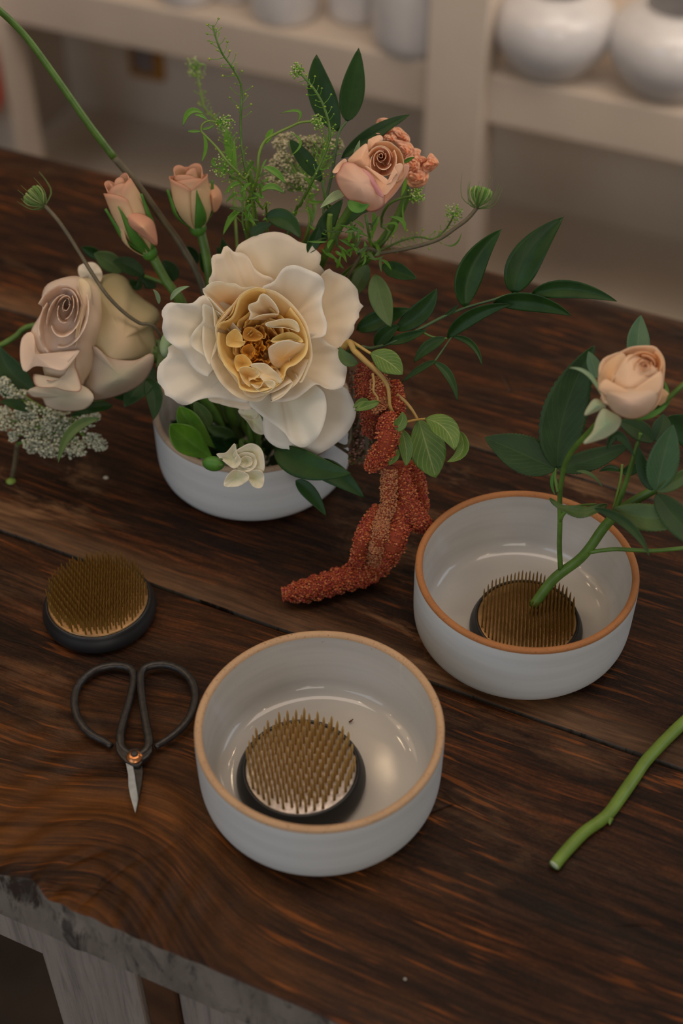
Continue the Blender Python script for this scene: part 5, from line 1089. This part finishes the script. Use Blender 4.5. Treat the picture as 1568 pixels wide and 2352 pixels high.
def vase(px, py, Rv, Hv, label, shape=0, grp='white ceramic pots on the shelf'):
    c = at(px, py, zs - .75)
    t = thing('ceramic_vase', label, 'vase', tuple(c), group=grp)
    prof = [(.0001, 0), (Rv * .45, 0), (Rv * .62, Hv * .06), (Rv * .88, Hv * .28), (Rv, Hv * .52), (Rv * .93, Hv * .78), (Rv * .66, Hv * .95), (Rv * .55, Hv), (Rv * .5, Hv * .985), (Rv * .6, Hv * .9), (Rv * .86, Hv * .7), (Rv * .9, Hv * .4), (Rv * .5, Hv * .08), (.0001, Hv * .06)]
    if shape: prof = [(.0001, 0), (Rv * .8, 0), (Rv * .95, Hv * .08), (Rv, Hv * .4), (Rv * .98, Hv * .9), (Rv * .95, Hv), (Rv * .9, Hv * .99), (Rv * .9, Hv * .3), (Rv * .7, Hv * .1), (.0001, Hv * .08)]
    V, F = lathe(cr(prof, 44), 56); mesh('body', [(a + c[0], b + c[1], z + c[2]) for a, b, z in V], F, GL, t)
    V, F = lathe([(Rv * .56, Hv * .99), (Rv * .575, Hv * 1.005), (Rv * .55, Hv * 1.012), (Rv * .52, Hv)] if not shape else [(Rv * .95, Hv), (Rv * .945, Hv * 1.01), (Rv * .9, Hv * 1.0)], 48); mesh('lip', [(a + c[0], b + c[1], z + c[2]) for a, b, z in V], F, GL, t)
vase(1262, 158, .088, .125, 'round white pot on the shelf, just right of the post')
vase(1530, 200, .092, .125, 'round white pot with a dark opening, cut by the right edge of the picture')
vase(955, 95, .070, .16, 'tall grey-white pot on the shelf, just left of the post', 1)
vase(818, 34, .046, .10, 'small white cup on the shelf, second left of the post', 1)
vase(655, 32, .056, .10, 'white cup on the shelf, above the upright dark leaves', 1)
vase(540, -16, .045, .10, 'small grey cup on the shelf, third from the post at the top edge', 1)
vase(432, -8, .050, .10, 'grey cup at the top edge of the picture, leftmost on the shelf', 1)
# amber fitting on the back panel under the shelf
x0, z1 = shl(296, 105, .395); x1, z0 = shl(380, 185, .395)
AMB = thing('amber_outlet_plate', 'small amber square plate with a grey round middle, on the panel under the shelf', 'wall plate', tuple(sh_world((x0 + x1) / 2, .39, (z0 + z1) / 2)), -TS)
V, F = boxgeo((-(x1 - x0) / 2, -.006, -(z1 - z0) / 2), ((x1 - x0) / 2, .009, (z1 - z0) / 2)); o = mesh('plate', V, F, simple('amber_plate', (.42, .19, .02), .4), AMB, smooth=False); m = o.modifiers.new('b', 'BEVEL'); m.width = .003; m.segments = 2
V, F = boxgeo((-.022, -.013, -.012), (.022, -.006, .04)); o = mesh('socket', V, F, simple('grey_socket', (.22, .19, .19), .5), AMB, smooth=False); m = o.modifiers.new('b', 'BEVEL'); m.width = .006; m.segments = 3
# red hanging thing left of the post
x0, z0 = shl(-40, 245, -.06)
rc = sh_world(x0, -.075, z0)
RB = thing('red_ornament', 'rounded red ornament at the left edge of the picture, on the left post', 'ornament', tuple(rc))
V, F = lathe(cr([(.0001, 0), (.03, 0), (.045, .015), (.048, .06), (.046, .1), (.03, .125), (.0001, .13)], 24), 32); mesh('body', [(a + rc[0], b + rc[1], z + rc[2]) for a, b, z in V], F, simple('red_enamel', (.5, .045, .02), .4), RB)
V, F = lathe([(.0001, .125), (.014, .125), (.014, .15), (.0001, .152)], 20); mesh('cap', [(a + rc[0], b + rc[1], z + rc[2]) for a, b, z in V], F, simple('red_cap', (.2, .03, .02), .4), RB)
# repeats share a group
for o in list(S.objects):
    if o.parent is None and 'category' in o:
        g = {'ceramic_bowl': 'white glazed bowls on the table', 'pin_holder': 'pin holders with black bases', 'cress_sprig': 'cress sprigs in the arrangement',
             'ruscus_branch': 'ruscus branches in the arrangement', 'rosebud': 'peach rosebuds on the left', 'wild_carrot_bud': 'wild carrot buds in the arrangement',
             'white_flower': 'small white flowers in the back bowl', 'lace_flower': 'lace flowers in the arrangement'}.get(o.name.split('.')[0])
        if g: o['group'] = g
